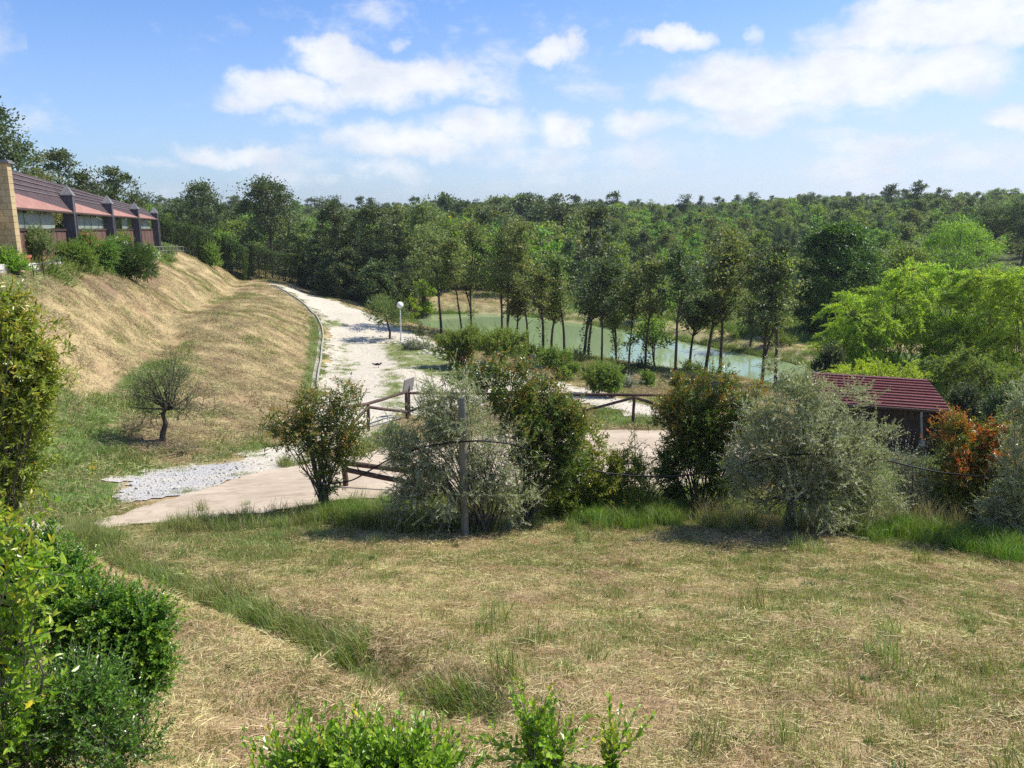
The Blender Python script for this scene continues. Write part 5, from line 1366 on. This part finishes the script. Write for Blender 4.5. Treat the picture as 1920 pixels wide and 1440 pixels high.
# dark boards added at front and sides for the shade under the roof
for (u, v, off, n_) in ((A_, B_, .45, 26), (B_, C_, 0, 12), (A_, D_, 0, 12)):
    for i in range(n_):
        p = u+(v-u)*(i/n_); q = u+(v-u)*((i+.94)/n_)
        if n_ == 12: p = p+(np.array([-.35, 0, 0]) if u is B_ else np.array([.35, 0, 0])); q = q+(np.array([-.35, 0, 0]) if u is B_ else np.array([.35, 0, 0]))
        z = gzs(p); b = Buf(); slab(b, [(p[0], p[1]+off, z-.2), (q[0], q[1]+off, z-.2), (q[0], q[1]+off, q[2]-.12), (p[0], p[1]+off, p[2]-.12)], .03); b.build('board', M['dark_wood'], shed)
# boards closing the back
nb_ = 26
for i in range(nb_):
    p = D_+(C_-D_)*(i/nb_); q = D_+(C_-D_)*((i+.94)/nb_); z = gzs(p)
    b = Buf(); slab(b, [(p[0], p[1]-.12, z-.2), (q[0], q[1]-.12, z-.2), (q[0], q[1]-.12, q[2]-.12), (p[0], p[1]-.12, p[2]-.12)], .03); b.build('board', M['dark_wood'], shed)
dpx = np.array(at(1728, 772, 30.15))-o_; dpb = np.array(at(1729, 829, 30.15))-o_
b = Buf(); b.tube([dpx+[0, 0, -.02], dpx+[0, -.02, -.25], dpb], [.045, .045, .045], 8); dpo = b.build('downpipe', M['pale_metal'], shed)
b = Buf(); b.box(tuple(dpb+[-.08, -.07, -.16]), tuple(dpb+[.08, .07, .06])); b.build('outlet', M['pale_metal'], dpo)

# ------------------------------------------------------------------ weathered post and black hose in the shrub row
wp = base_at(872, 12.25); wpo = empty('wooden_post', wp); tag(wpo, 'grey weathered round post standing in front of the silvery olive', 'post')
ht_ = at(870, 746, 12.25)[2]-wp[2]
b = Buf(); t = np.linspace(0, 1, 14); rr_ = .066*(1+np.random.default_rng(2).normal(0, .02, 14)); rr_[-1] *= .9
b.tube(np.c_[-.02*t, .0*t, -.2+t*(ht_+.2)], rr_, 14); b.build('shaft', M['grey_wood'], wpo)
hz = [(615,907,13.4),(660,902,13.2),(700,878,12.9),(735,858,12.6),(790,838,12.3),(850,829,12.0),(905,826,11.95),(960,832,12.2),(1010,850,12.6),(1070,870,13.0),(1130,886,13.3),(1190,893,13.4),
      (1260,894,13.3),(1340,885,13.0),(1400,868,12.6),(1480,852,12.2),(1560,850,12.0),(1640,858,12.2),(1690,870,12.6),(1760,886,12.5),(1850,895,12.2),(1960,890,12.0)]
H3 = np.array([at(*h) for h in hz]); tq = np.linspace(0, len(H3)-1, 130)
Hs = np.stack([np.interp(tq, np.arange(len(H3)), H3[:, i]) for i in range(3)], 1)
for _ in range(3): Hs[1:-1] = (Hs[:-2]+2*Hs[1:-1]+Hs[2:])/4
b = Buf(); b.tube(Hs, np.full(len(Hs), .014), 6); tag(b.build('water_hose', M['rubber'], smooth=True), 'thin black irrigation hose strung through the row of shrubs', 'hose')
# ------------------------------------------------------------------ garden trees and bushes between the road and the pond
MB_ = dict(style='card', woodmat='bark', lo=.45, inner=.3, clump=(34, .2))
def small_tree_px(name, label, foot, lobes, leafmat, n, seed, tr=.05, stems=((0, 0),), wood='bark', **kw):
    g = ground(*foot); Y = g[1]; b = g
    L_ = px_lobes(b, lobes); zt = min(l[2]-l[5]*.4 for l in L_); cx_ = np.mean([l[0] for l in L_])
    kw = {**MB_, **kw}; kw['woodmat'] = wood
    trunk = ([(0, 0, -.2), (0.02, 0, zt*.4), (cx_*.4, 0, zt*.8), (cx_*.7, 0, zt*1.15+.1)], [tr*1.2, tr, tr*.85, tr*.7])
    return shrub(name, label, 'tree', b, L_, leafmat, n, trunk=trunk, seed=seed, **kw)
small_tree_px('olive_tree', 'rounded dark olive tree beside the globe lamp', (731, 636), [(722, 590, 38, 26), (700, 585, 24, 20), (748, 590, 20, 20), (715, 572, 22, 14)], 'oak', 620, 601, tr=.07, ln=.45, k=18, leaf=(.11, .035), up=.5, ang=.6)
small_tree_px('sapling', 'tiny staked sapling right of the globe lamp', (793, 645), [(792, 622, 11, 8), (786, 618, 6, 6)], 'oak_dark', 60, 602, tr=.02, ln=.25, k=12, leaf=(.10, .05), up=.3)
small_tree_px('round_tree', 'dense dark round tree left of the two beside the stony bed', (857, 690), [(858, 648, 34, 30), (840, 640, 20, 18), (880, 640, 18, 22), (862, 668, 22, 18)], 'broad', 800, 603, tr=.09, ln=.4, k=16, leaf=(.11, .06), up=.2)
small_tree_px('round_tree', 'wide flat crowned green tree right of the two beside the stony bed', (939, 702), [(940, 648, 44, 22), (910, 645, 22, 20), (972, 648, 20, 18), (938, 635, 28, 14)], 'broad', 850, 604, tr=.07, ln=.4, k=16, leaf=(.11, .06), up=.3)
def mid_bush(label, foot, lobes, leafmat, n, seed, **kw):
    g = ground(*foot); kw = {**dict(clump=(16, .14), ln=.38, k=15, leaf=(.10, .05), up=.3, style='card', lo=.45, inner=.4, woodmat='bark'), **kw}
    return shrub('garden_bush', label, 'bush', g, px_lobes(g, lobes), leafmat, n, seed=seed, **kw)
mid_bush('rounded light green bush above the middle of the fence', (1048, 712), [(1048, 682, 32, 28), (1030, 670, 18, 18), (1066, 690, 16, 18)], 'broad', 600, 610)
mid_bush('green bush on thin stems left of the next one behind the fence', (1118, 742), [(1112, 702, 22, 18), (1125, 715, 20, 16)], 'broad', 380, 611)
mid_bush('green bush on thin stems behind the fence above its V brace', (1148, 746), [(1148, 700, 18, 20), (1142, 720, 20, 16)], 'broad', 380, 612)
mid_bush('low green bush at the water edge under the shore trees', (1300, 698), [(1298, 690, 20, 9), (1285, 694, 12, 6)], 'broad', 160, 613)
mid_bush('low round bush at the foot of the largest shore tree', (985, 668), [(985, 660, 20, 10), (1004, 664, 14, 8)], 'broad', 180, 614)
mid_bush('dark low bush at the water edge below the forked tree', (1085, 678), [(1085, 672, 18, 8)], 'oak_dark', 110, 615)
mid_bush('dark low bush at the water edge left of the round crowned tree', (1200, 695), [(1200, 690, 18, 8), (1215, 694, 12, 8)], 'oak_dark', 130, 616)
mid_bush('silvery low bush at the driveway fence', (1010, 730), [(1010, 718, 20, 12)], 'silver', 130, 617)
mid_bush('reddish low bush in the stony bed', (875, 694), [(875, 686, 14, 9)], 'photinia_red', 100, 618, tipfrac=.8)
mid_bush('silvery grey low plants at the foot of the globe lamp', (790, 656), [(778, 648, 22, 6), (800, 653, 18, 6)], 'silver', 200, 619, ln=.2)
mid_bush('grey green weeds growing in the stony bed', (912, 698), [(905, 690, 22, 8), (930, 696, 14, 7)], 'silver', 150, 620, ln=.2)
mid_bush('lone dark shrub on the far bank left of the inlet', (802, 598), [(800, 585, 10, 14)], 'oak_dark', 90, 621)
mid_bush('yellow green bush on the meadow edge beyond the water', (1250, 590), [(1240, 575, 26, 14), (1270, 580, 20, 12)], 'bright', 240, 622, ln=.6, leaf=(.16, .08))
mid_bush('green thicket on the far bank behind the tallest shore tree', (1370, 632), [(1370, 622, 30, 12), (1400, 628, 22, 10), (1340, 618, 20, 9)], 'broad', 320, 623, ln=.5)
mid_bush('green thicket on the far bank at the pond end', (1450, 648), [(1450, 632, 24, 16), (1475, 642, 20, 14)], 'broad', 300, 624, ln=.5)

mid_bush('pale dry weeds on the bare brown slope left of the fence V', (1175, 728), [(1175, 720, 22, 9)], 'silver', 90, 630, ln=.25)
mid_bush('small green bush on the bare brown slope below the water', (1215, 722), [(1215, 712, 14, 10)], 'broad', 120, 631, ln=.25)
mid_bush('low olive green weeds at the upper edge of the bare brown slope', (1165, 702), [(1165, 696, 26, 7), (1140, 698, 16, 6)], 'oak', 150, 632, ln=.25)
# stones: ring round the olive and rock bed
rs = np.random.default_rng(77)
def stone_mesh(seed):
    r_ = np.random.default_rng(seed); b = Buf(); th = np.linspace(0, np.pi, 5); sx, sy, sz = r_.uniform(.7, 1.2, 3)
    b.tube([(r_.normal(0, .08), r_.normal(0, .08), -sz*.6*math.cos(t)) for t in th], [max(.05, (sx)*math.sin(t)*(1+r_.normal(0, .12))) for t in th], 7); return b.mesh('stone', M['stone'])
SM = [stone_mesh(i) for i in range(5)]
for k in range(26):
    a = k/26*6.283; g = ground(728, 637); x = g[0]+1.6*math.cos(a)+rs.normal(0, .1); y = g[1]+1.3*math.sin(a)+rs.normal(0, .1)
    o = new_obj('stone', SM[k % 5], None, (x, y, float(hgt(np.array([x]), np.array([y]))[0])+.05)); s = rs.uniform(.09, .17); o.scale = (s, s, s*.8); o.rotation_euler = (0, 0, rs.random()*6)
    tag(o, 'pale stone in the ring around the small olive tree', 'stone', 'stones ringing the olive')
for k in range(60):
    px = rs.uniform(755, 945); py = 648+(px-755)*.26+rs.normal(0, 4); g = ground(px, py)
    o = new_obj('stone', SM[k % 5], None, (g[0], g[1], g[2]+.05)); s = rs.uniform(.07, .18); o.scale = (s, s*rs.uniform(.7, 1.2), s*.8); o.rotation_euler = (0, 0, rs.random()*6)
    tag(o, 'pale stone in the stony bed along the garden path', 'stone', 'stones of the bed beside the path')
# loose gravel on the grey strip and road
gc = bpy.data.collections.new('gravel_chips')
for k, m__ in enumerate(SM): gc.objects.link(bpy.data.objects.new('gravel_chip_%d' % k, m__))
x, y = spread(-16, 6, 14, 34, 26000, lambda x, y: on_road(x, y, -.1)*np.clip(.25+.9*field([GREYG], x, y, .4), 0, 1)*.6)
scatter('loose_gravel', gc, np.c_[x, y, hgt(x, y)+.035], rg.random((len(x), 3))*6, rg.uniform(.010, .035, len(x)), rg.integers(0, 5, len(x)), 'loose stones of the grey and white gravel')

# ------------------------------------------------------------------ small olive on the bank
g = ground(302, 826); L_ = px_lobes(g, [(300, 722, 40, 34), (270, 750, 28, 24), (345, 750, 34, 24), (320, 700, 26, 26), (380, 765, 20, 14), (285, 780, 26, 18)])
shrub('olive_tree', 'small gnarled olive tree alone on the grassy bank', 'tree', g, L_, 'olive_green', 900, ln=.30, k=18, leaf=(.055, .016), style='card', up=.5, ang=.6, lo=.3, inner=.3, twig=.006, r0=.035, nb=26,
      trunk=([(0, 0, -.2), (.08, 0, .25), (.18, 0, .5), (.12, 0, .75), (.25, .05, 1.05)], [.13, .11, .10, .085, .07]), woodmat='bark', seed=630) if False else None
M['olive_green'] = leaf_mat('bank_olive_leaves', (.12, .16, .06), (.20, .25, .10), (.30, .35, .15), .2, .45, .4, objvar=.05)
shrub('olive_tree', 'small gnarled olive tree alone on the grassy bank', 'tree', g, L_, 'olive_green', 470, clump=(34, .2), ln=.42, k=18, leaf=(.055, .016), style='card', up=.5, ang=.6, lo=.3, inner=.3, twig=.006, r0=.035, nb=26,
      trunk=([(0, 0, -.2), (.08, 0, .25), (.18, 0, .5), (.12, 0, .75), (.25, .05, 1.05)], [.09, .08, .07, .055, .045]), woodmat='bark', seed=630)
for (px, py, lab) in ((250, 808, 'small dead brown bush left of the bank olive'), (345, 850, 'low dry brown weeds below the bank olive')):
    g2 = ground(px, py); shrub('dry_bush', lab, 'bush', g2, px_lobes(g2, [(px, py-10, 26, 9)]), 'dry_leaf' if 'dry_leaf' in M else 'drygrass', 90, ln=.22, k=10, leaf=(.05, .02), style='card', seed=int(px), twig=.005)

# ------------------------------------------------------------------ bamboo behind the shed
def bamboo(label, bpx, Y, lobes, n, seed, leafmat='bamboo'):
    b = base_at(bpx, Y); L_ = px_lobes(b, lobes, thick=.9); rng = np.random.default_rng(seed)
    root = empty('bamboo_clump', b); tag(root, label, 'bamboo')
    lb, wb = Buf(), Buf()
    Oc, Ac = lobe_points(rng, L_, 70, .55, 1.0, .35); ci = rng.integers(0, 70, n); q_ = rng.random((n, 1))
    # every cane tip arches over: shoots sit along the arc
    arc_ = unit(Ac*np.array([1, 1, .35])+rng.normal(0, .25, Ac.shape)+np.array([-.2, -.1, 0]))
    O = Oc[ci]+arc_[ci]*(q_*1.1)-np.array([0, 0, .55])*q_*q_+rng.normal(0, .10, (n, 3))
    A = unit(arc_[ci]+rng.normal(0, .35, (n, 3)))
    ln = rng.uniform(.35, .9, n)
    shoots(lb, wb, rng, O-A*.3, A, ln, 30, (.21, .042), (-.12, -.05, -.35), .55, 'card', 0, .25, .006, jit=.4)
    O2, A2 = lobe_points(rng, L_, n//3, .1, .6, .2); shoots(lb, wb, rng, O2, A2, np.full(len(O2), .8), 24, (.18, .04), (0, 0, -.3), .6, 'card', 0, .2, .006)
    sel = O[rng.choice(n, 46)]
    t = np.linspace(0, 1, 6)[None, :, None]; S = np.c_[rng.normal(0, .5, (46, 2)), np.full(46, -.1)]
    mid = np.c_[S[:, :2]*.6+sel[:, :2]*.4, sel[:, 2]*.75]
    vtubes(wb, (1-t)**2*S[:, None]+2*t*(1-t)*mid[:, None]+t*t*sel[:, None], np.full(46, .03), np.full(46, .008))
    build_leaves(lb, 'foliage', [M[leafmat]], root); wb.build('cane', [M['twig']], root)
bamboo('yellow green feathery bamboo clump leftmost behind the shed roof', 1600, 44, [(1600, 600, 45, 60), (1575, 655, 40, 45), (1640, 640, 45, 50), (1600, 690, 50, 30)], 1000, 701)
bamboo('tall yellow green bamboo clump above the left half of the shed roof', 1670, 45, [(1670, 570, 52, 62), (1640, 600, 40, 50), (1690, 640, 55, 60), (1700, 520, 26, 30)], 1100, 702)
bamboo('tallest arching bamboo clump above the right half of the shed roof', 1755, 46, [(1755, 560, 56, 66), (1790, 530, 36, 36), (1770, 640, 60, 60), (1730, 520, 28, 30)], 1200, 703)
bamboo('bamboo clump with looser stems right of the shed', 1840, 44, [(1835, 590, 52, 70), (1860, 540, 36, 40), (1830, 660, 55, 50)], 1100, 704)
bamboo('bamboo clump at the right edge of the photo', 1910, 42, [(1905, 590, 45, 80), (1925, 540, 30, 50), (1900, 670, 45, 50)], 1000, 705)
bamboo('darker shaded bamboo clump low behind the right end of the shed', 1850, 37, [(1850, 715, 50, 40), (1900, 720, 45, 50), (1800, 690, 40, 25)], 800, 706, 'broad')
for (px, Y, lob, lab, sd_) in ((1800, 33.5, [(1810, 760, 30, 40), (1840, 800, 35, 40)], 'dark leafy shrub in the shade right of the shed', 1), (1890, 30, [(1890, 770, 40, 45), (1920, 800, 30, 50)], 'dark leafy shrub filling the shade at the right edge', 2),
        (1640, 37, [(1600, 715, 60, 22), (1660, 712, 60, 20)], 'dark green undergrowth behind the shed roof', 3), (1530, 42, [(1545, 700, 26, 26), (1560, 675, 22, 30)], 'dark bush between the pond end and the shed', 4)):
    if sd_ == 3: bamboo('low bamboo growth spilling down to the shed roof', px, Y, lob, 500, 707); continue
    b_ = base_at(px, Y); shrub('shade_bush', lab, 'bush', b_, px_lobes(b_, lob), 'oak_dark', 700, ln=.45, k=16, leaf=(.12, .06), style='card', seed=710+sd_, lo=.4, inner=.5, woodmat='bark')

# ------------------------------------------------------------------ row of shrubs in front
OL = dict(ln=.34, k=24, leaf=(.060, .0155), up=.45, ang=.62, style='card', bend=(0, 0, .05), twig=.0025, lo=.35, inner=.5, r0=.022, jit=None)
OL.pop('jit'); OL['aj'] = .4; OL['clump'] = (110, .12); OL['inner'] = .3
def front(name, label, cat, bpx, Y, lobes, leafmat, n, seed, **kw):
    b = base_at(bpx, Y); trunk = kw.pop('trunkh', None)
    L_ = px_lobes(b, lobes)
    if trunk:
        h, r, lx = trunk; kw['trunk'] = ([(0, 0, -.15), (lx*.2, 0, h*.35), (lx*.7, .02, h*.7), (lx, 0, h)], [r*1.25, r, r*.85, r*.7])
    return shrub(name, label, cat, b, L_, leafmat, n, seed=seed, **kw)
PH = dict(clump=(90, .11), ln=.26, k=13, leaf=(.080, .031), up=.55, ang=.95, style='fold', bend=(0, 0, .15), twig=.003, lo=.4, inner=.45, r0=.018, tipfrac=.45)
front('photinia_tree', 'small bronze tipped bushy tree standing alone at the driveway edge', 'tree', 605, 13.9,
      [(600, 810, 78, 50), (560, 805, 44, 40), (645, 800, 48, 48), (655, 758, 26, 26), (590, 760, 40, 24), (618, 855, 42, 36), (528, 800, 24, 24), (600, 900, 26, 26), (625, 885, 30, 24), (665, 840, 30, 34), (650, 735, 16, 24)], 'photinia', 560, 801, trunkh=(.35, .045, .03), nb=30, tipz=(.8, 1.5), **{**PH, 'clump': (55, .13), 'ln': .32})
front('photinia_bush', 'bronze and green bush rising behind the silvery olive', 'bush', 985, 13.2,
      [(1005, 775, 72, 76), (950, 740, 54, 50), (1052, 835, 46, 70), (985, 688, 30, 32), (1015, 860, 60, 60), (1050, 780, 40, 40), (925, 700, 30, 26), (880, 705, 24, 20)], 'photinia', 1250, 802, nb=26, tipz=(1.2, 2.4), **PH)
front('olive_tree', 'silvery grey olive bush around the weathered post', 'tree', 905, 12.5,
      [(790, 850, 76, 70), (870, 795, 70, 70), (730, 830, 30, 36), (820, 745, 26, 34), (925, 860, 66, 76), (850, 915, 84, 56), (940, 925, 60, 46), (870, 740, 46, 34), (752, 862, 36, 46), (800, 780, 44, 44), (770, 920, 44, 34)], 'olive', 2100, 803, nb=40, **OL)
front('photinia_bush', 'low yellowish bush right of the silvery olive with a few red leaves', 'bush', 1120, 13.9,
      [(1060, 930, 70, 40), (1150, 940, 70, 36), (1100, 830, 40, 46), (1130, 885, 56, 48), (1085, 880, 46, 50), (1165, 915, 46, 34), (1180, 880, 28, 26), (1110, 930, 60, 30)], 'photinia_yellow', 820, 804, nb=18, tipz=(.5, 1.3), **PH)
front('twiggy_shrub', 'sparse arching twiggy shrub leaning over the driveway', 'bush', 1205, 14.4,
      [(1205, 880, 50, 50), (1225, 920, 50, 36), (1190, 820, 24, 30)], 'oak', 95, 805, ln=.55, k=18, leaf=(.05, .022), up=.7, ang=.8, style='card', twig=.004, nb=14, lo=.3, inner=.2, bend=(.1, 0, -.2))
front('photinia_bush', 'tall dark glossy bush with orange tips between the driveway and the large olive', 'bush', 1310, 14.2,
      [(1300, 780, 66, 66), (1275, 850, 46, 70), (1380, 760, 46, 50), (1265, 715, 22, 26), (1340, 710, 40, 22), (1350, 890, 56, 50), (1270, 900, 40, 46), (1400, 800, 40, 60), (1330, 830, 60, 60)], 'photinia', 1700, 806, nb=30, tipz=(1.1, 2.1), **{**PH, 'lo': .3, 'tipfrac': .7})
front('olive_tree', 'large silvery green olive tree right of the glossy bush', 'tree', 1478, 12.5,
      [(1400, 880, 40, 60), (1655, 830, 26, 40), (1480, 770, 66, 72), (1550, 830, 104, 90), (1440, 850, 70, 80), (1500, 915, 120, 56), (1615, 880, 58, 66), (1590, 745, 34, 40), (1472, 672, 18, 36), (1425, 790, 40, 50), (1560, 930, 90, 40), (1640, 930, 44, 36), (1530, 760, 50, 50), (1460, 700, 26, 30)],
      'olive', 3000, 807, nb=46, trunkh=(.75, .075, .04), **{**OL, 'clump': (170, .12)})
front('photinia_bush', 'orange red tipped bush below the shed roof corner', 'bush', 1825, 13.2,
      [(1800, 850, 52, 52), (1860, 850, 56, 58), (1780, 905, 44, 46), (1795, 805, 30, 24), (1870, 800, 32, 20), (1840, 920, 66, 50), (1900, 900, 44, 50)], 'photinia_red', 1000, 808, nb=22, tipz=(.6, 1.3), **{**PH, 'tipfrac': .9})
front('olive_tree', 'grey green olive cut by the right edge beyond the red tipped bush', 'tree', 1930, 11.9,
      [(1925, 860, 44, 90), (1900, 950, 50, 60), (1935, 760, 36, 50), (1880, 985, 40, 30)], 'olive', 1100, 809, nb=20, **OL)
front('twiggy_shrub', 'sparse pale leaved shrub between the large olive and the red tipped bush', 'bush', 1715, 13.4,
      [(1715, 920, 40, 66), (1735, 980, 60, 34), (1690, 870, 26, 34), (1790, 975, 50, 30)], 'silver', 380, 810, ln=.45, k=14, leaf=(.045, .02), up=.8, ang=.8, style='card', twig=.003, nb=18, lo=.3, inner=.4)
front('twiggy_shrub', 'dark small leaved shrub low behind the red tipped bush', 'bush', 1760, 14.8,
      [(1740, 930, 50, 60), (1690, 960, 40, 50), (1820, 960, 60, 50)], 'oak_dark', 700, 811, ln=.35, k=16, leaf=(.05, .025), up=.6, ang=.8, style='card', twig=.003, nb=14, lo=.3, inner=.4)

# ------------------------------------------------------------------ close plants on the left and at the bottom
front('photinia_bush', 'tall bronze tipped bush at the left edge of the photo', 'bush', -10, 9.0,
      [(10, 650, 60, 70), (40, 700, 52, 60), (5, 760, 80, 80), (55, 690, 36, 46), (10, 590, 34, 46), (20, 850, 62, 70), (80, 720, 26, 28), (0, 920, 50, 50)], 'photinia_yellow', 1150, 820, nb=26, tipz=(1.6, 3.2), **{**PH, 'leaf': (.085, .034), 'clump': (110, .14)})
BX = dict(ln=.16, k=22, leaf=(.026, .015), up=.55, ang=.85, style='round', bend=(0, 0, .1), twig=.0016, lo=.35, inner=.5, r0=.008, tipfrac=.35)
front('box_bush', 'dense dark green small leaved bush in the lower left', 'bush', 235, 4.2,
      [(235, 1200, 66, 70), (275, 1170, 44, 50), (200, 1150, 56, 56), (250, 1270, 60, 50), (160, 1230, 60, 70), (285, 1230, 36, 40), (120, 1140, 60, 60)], 'box', 1500, 821, nb=30, **BX)
front('box_bush', 'brighter green small leaved bush at the left edge above the lower one', 'bush', 50, 4.5,
      [(60, 1090, 70, 60), (10, 1060, 50, 60), (120, 1080, 50, 46), (20, 1150, 60, 60), (60, 1030, 50, 36), (-10, 1200, 60, 80)], 'box', 1400, 822, nb=26, tipz=(.4, 1.2), **BX)
LR = dict(ln=.22, k=9, leaf=(.062, .030), up=.5, ang=.75, style='fold', bend=(0, 0, .12), twig=.0025, lo=.45, inner=.1, r0=.01, tipfrac=.5)
front('laurel_bush', 'yellow green large leaved bush nearest the left edge', 'bush', -10, 3.3,
      [(20, 1380, 60, 50), (30, 1110, 60, 60), (10, 1190, 60, 70), (60, 1060, 60, 24), (0, 1010, 26, 70), (20, 1290, 50, 60), (110, 1060, 30, 22)], 'laurel', 150, 823, nb=16, tipz=(.5, 1.4), **LR)
front('bramble_bush', 'tangle of thin stems and small leaves under the dense dark bush', 'bush', 150, 3.5,
      [(130, 1330, 110, 60), (60, 1400, 90, 60), (230, 1390, 80, 50), (170, 1300, 60, 40)], 'box', 520, 824, ln=.20, k=14, leaf=(.030, .016), up=.7, ang=.8, style='fold', twig=.0018, nb=16, lo=.2, inner=.5, r0=.005)
BT = dict(ln=.20, k=17, leaf=(.036, .0185), up=1.1, ang=.75, style='round', bend=(0, 0, .15), twig=.0022, lo=.35, inner=.6, r0=.006, tipfrac=.5)
front('boxwood_shrub', 'light green round leaved shrub at the bottom left of centre', 'bush', 620, 2.35,
      [(560, 1410, 46, 30), (620, 1400, 50, 36), (680, 1410, 46, 30), (520, 1440, 44, 30), (740, 1430, 40, 26), (640, 1460, 110, 40)], 'laurel_small', 330, 825, nb=20, tipz=(.7, 1.05), **BT) if False else None
M['laurel_small'] = leaf_mat('boxwood_leaves', (.11, .22, .016), (.20, .36, .028), (.34, .50, .05), .38, .3, .5, tip=(.46, .42, .05, 1), objvar=.05)
front('boxwood_shrub', 'light green round leaved shrub at the bottom left of centre', 'bush', 620, 2.35,
      [(560, 1462, 38, 28), (620, 1456, 44, 30), (680, 1462, 40, 28), (525, 1478, 34, 24), (640, 1500, 96, 38)], 'laurel_small', 260, 825, nb=20, tipz=(.7, 1.05), **BT)
front('boxwood_shrub', 'light green shrub with reddish shoots at the bottom centre', 'bush', 780, 2.35,
      [(742, 1448, 22, 34), (800, 1466, 40, 22), (775, 1488, 66, 28)], 'laurel_small', 150, 826, nb=14, tipz=(.6, 1.0), **BT)
front('boxwood_shrub', 'two upright dark green leafy shoots at the bottom right of centre', 'bush', 1010, 2.4,
      [(995, 1385, 12, 56), (1015, 1420, 14, 40), (1038, 1415, 12, 36)], 'laurel_small', 42, 827, nb=6, tipz=(.6, 1.1), **{**BT, 'up': 2.5, 'aj': .15})
front('boxwood_shrub', 'single small leafy shoot tip poking in at the bottom edge', 'bush', 1145, 2.4, [(1146, 1432, 8, 22)], 'laurel_small', 10, 828, nb=3, **{**BT, 'up': 2.5, 'aj': .1})

# dry stems standing by the bottom edge
def stalk(label, pts, r, k=0, seed=0, matn='drygrass'):
    P = np.array([at(*p) for p in pts]); base = P[0]; t = np.linspace(0, len(P)-1, 14)
    Q = np.stack([np.interp(t, np.arange(len(P)), P[:, i]) for i in range(3)], 1)
    for _ in range(2): Q[1:-1] = (Q[:-2]+2*Q[1:-1]+Q[2:])/4
    root = empty('dry_stalk', base); tag(root, label, 'grass stalk', 'dry stalks by the bottom edge')
    b = Buf(); b.tube(Q-base, np.linspace(r, r*.4, 14), 5); b.build('stem', M[matn], root)
    if k:
        rng = np.random.default_rng(seed); lb = Buf(); q = (Q-base)[-5:][rng.integers(0, 5, k)]+rng.normal(0, .004, (k, 3))
        add_leaves(lb, q, rng.normal(0, 1, (k, 3))+[0, 0, 1], rng.normal(0, 1, (k, 3)), .014, .005, 'card'); build_leaves(lb, 'seed_head', [M[matn]], root)
stalk('straight pale straw standing upright left of centre', [(788, 1425, 2.4), (796, 1340, 2.45), (798, 1252, 2.5)], .0022)
stalk('bent pale stalk arching right of the two leafy shoots', [(985, 1420, 2.6), (995, 1330, 2.65), (1020, 1275, 2.7), (1040, 1262, 2.75)], .002, 14, 1)
stalk('thin dark stalk between the straws and the leafy shoots', [(830, 1420, 2.6), (815, 1330, 2.6), (811, 1255, 2.6)], .0018, 10, 2, 'twig')
stalk('thin brown stalk leaning right beside the leafy shoots', [(1035, 1430, 2.5), (1045, 1370, 2.5), (1052, 1318, 2.5)], .0022, 8, 3, 'twig')
stalk('thin brown stalk left of the straight pale straw', [(742, 1420, 2.5), (735, 1360, 2.5), (730, 1325, 2.5)], .002, 8, 4, 'twig')
stalk('pale broken straw lying out over the lawn at the right', [(1778, 1382, 4.3), (1800, 1368, 4.35), (1830, 1355, 4.4)], .003)
stalk('dark twig rising out of the bushes at the left', [(175, 1140, 3.6), (195, 1100, 3.6), (213, 1048, 3.6)], .003, 14, 5, 'twig')
# tuft of pale dead grass at the bottom
x0, y0, z0 = base_at(840, 2.5); zb = at(840, 1432, 2.5)[2]
b = Buf(); rngd = np.random.default_rng(9); blades(b, rngd, 240, .10, (.06, .20), (.002, .004), .9, curve=1.2)
root = empty('dead_grass_tuft', (x0, y0, zb-.16)); tag(root, 'tangled tuft of grey dead grass at the bottom edge', 'grass tuft')
b.build('blades', M['drygrass'], root)
b = Buf(); blades(b, rngd, 60, .10, (.25, zb-z0), (.003, .005), .1, curve=.2); o = b.build('stems', M['drygrass'], root, (0, 0, z0-zb+.16))
# ------------------------------------------------------------------ thin summer haze
hb = Buf(); hb.box((-640, -45, -2.5), (640, 940, 24)); hm, hn = mat('haze')
pv = hn.n('ShaderNodeVolumePrincipled'); pv.inputs['Color'].default_value = (.86, .92, 1, 1); pv.inputs['Density'].default_value = .00022; pv.inputs['Anisotropy'].default_value = .2
ho_ = hn.n('ShaderNodeOutputMaterial'); hn.L(pv.outputs[0], ho_.inputs['Volume'])
hm.cycles.homogeneous_volume = True if hasattr(hm.cycles, 'homogeneous_volume') else None
tag(hb.build('haze', hm), 'thin bluish summer haze over the valley', kind='stuff')
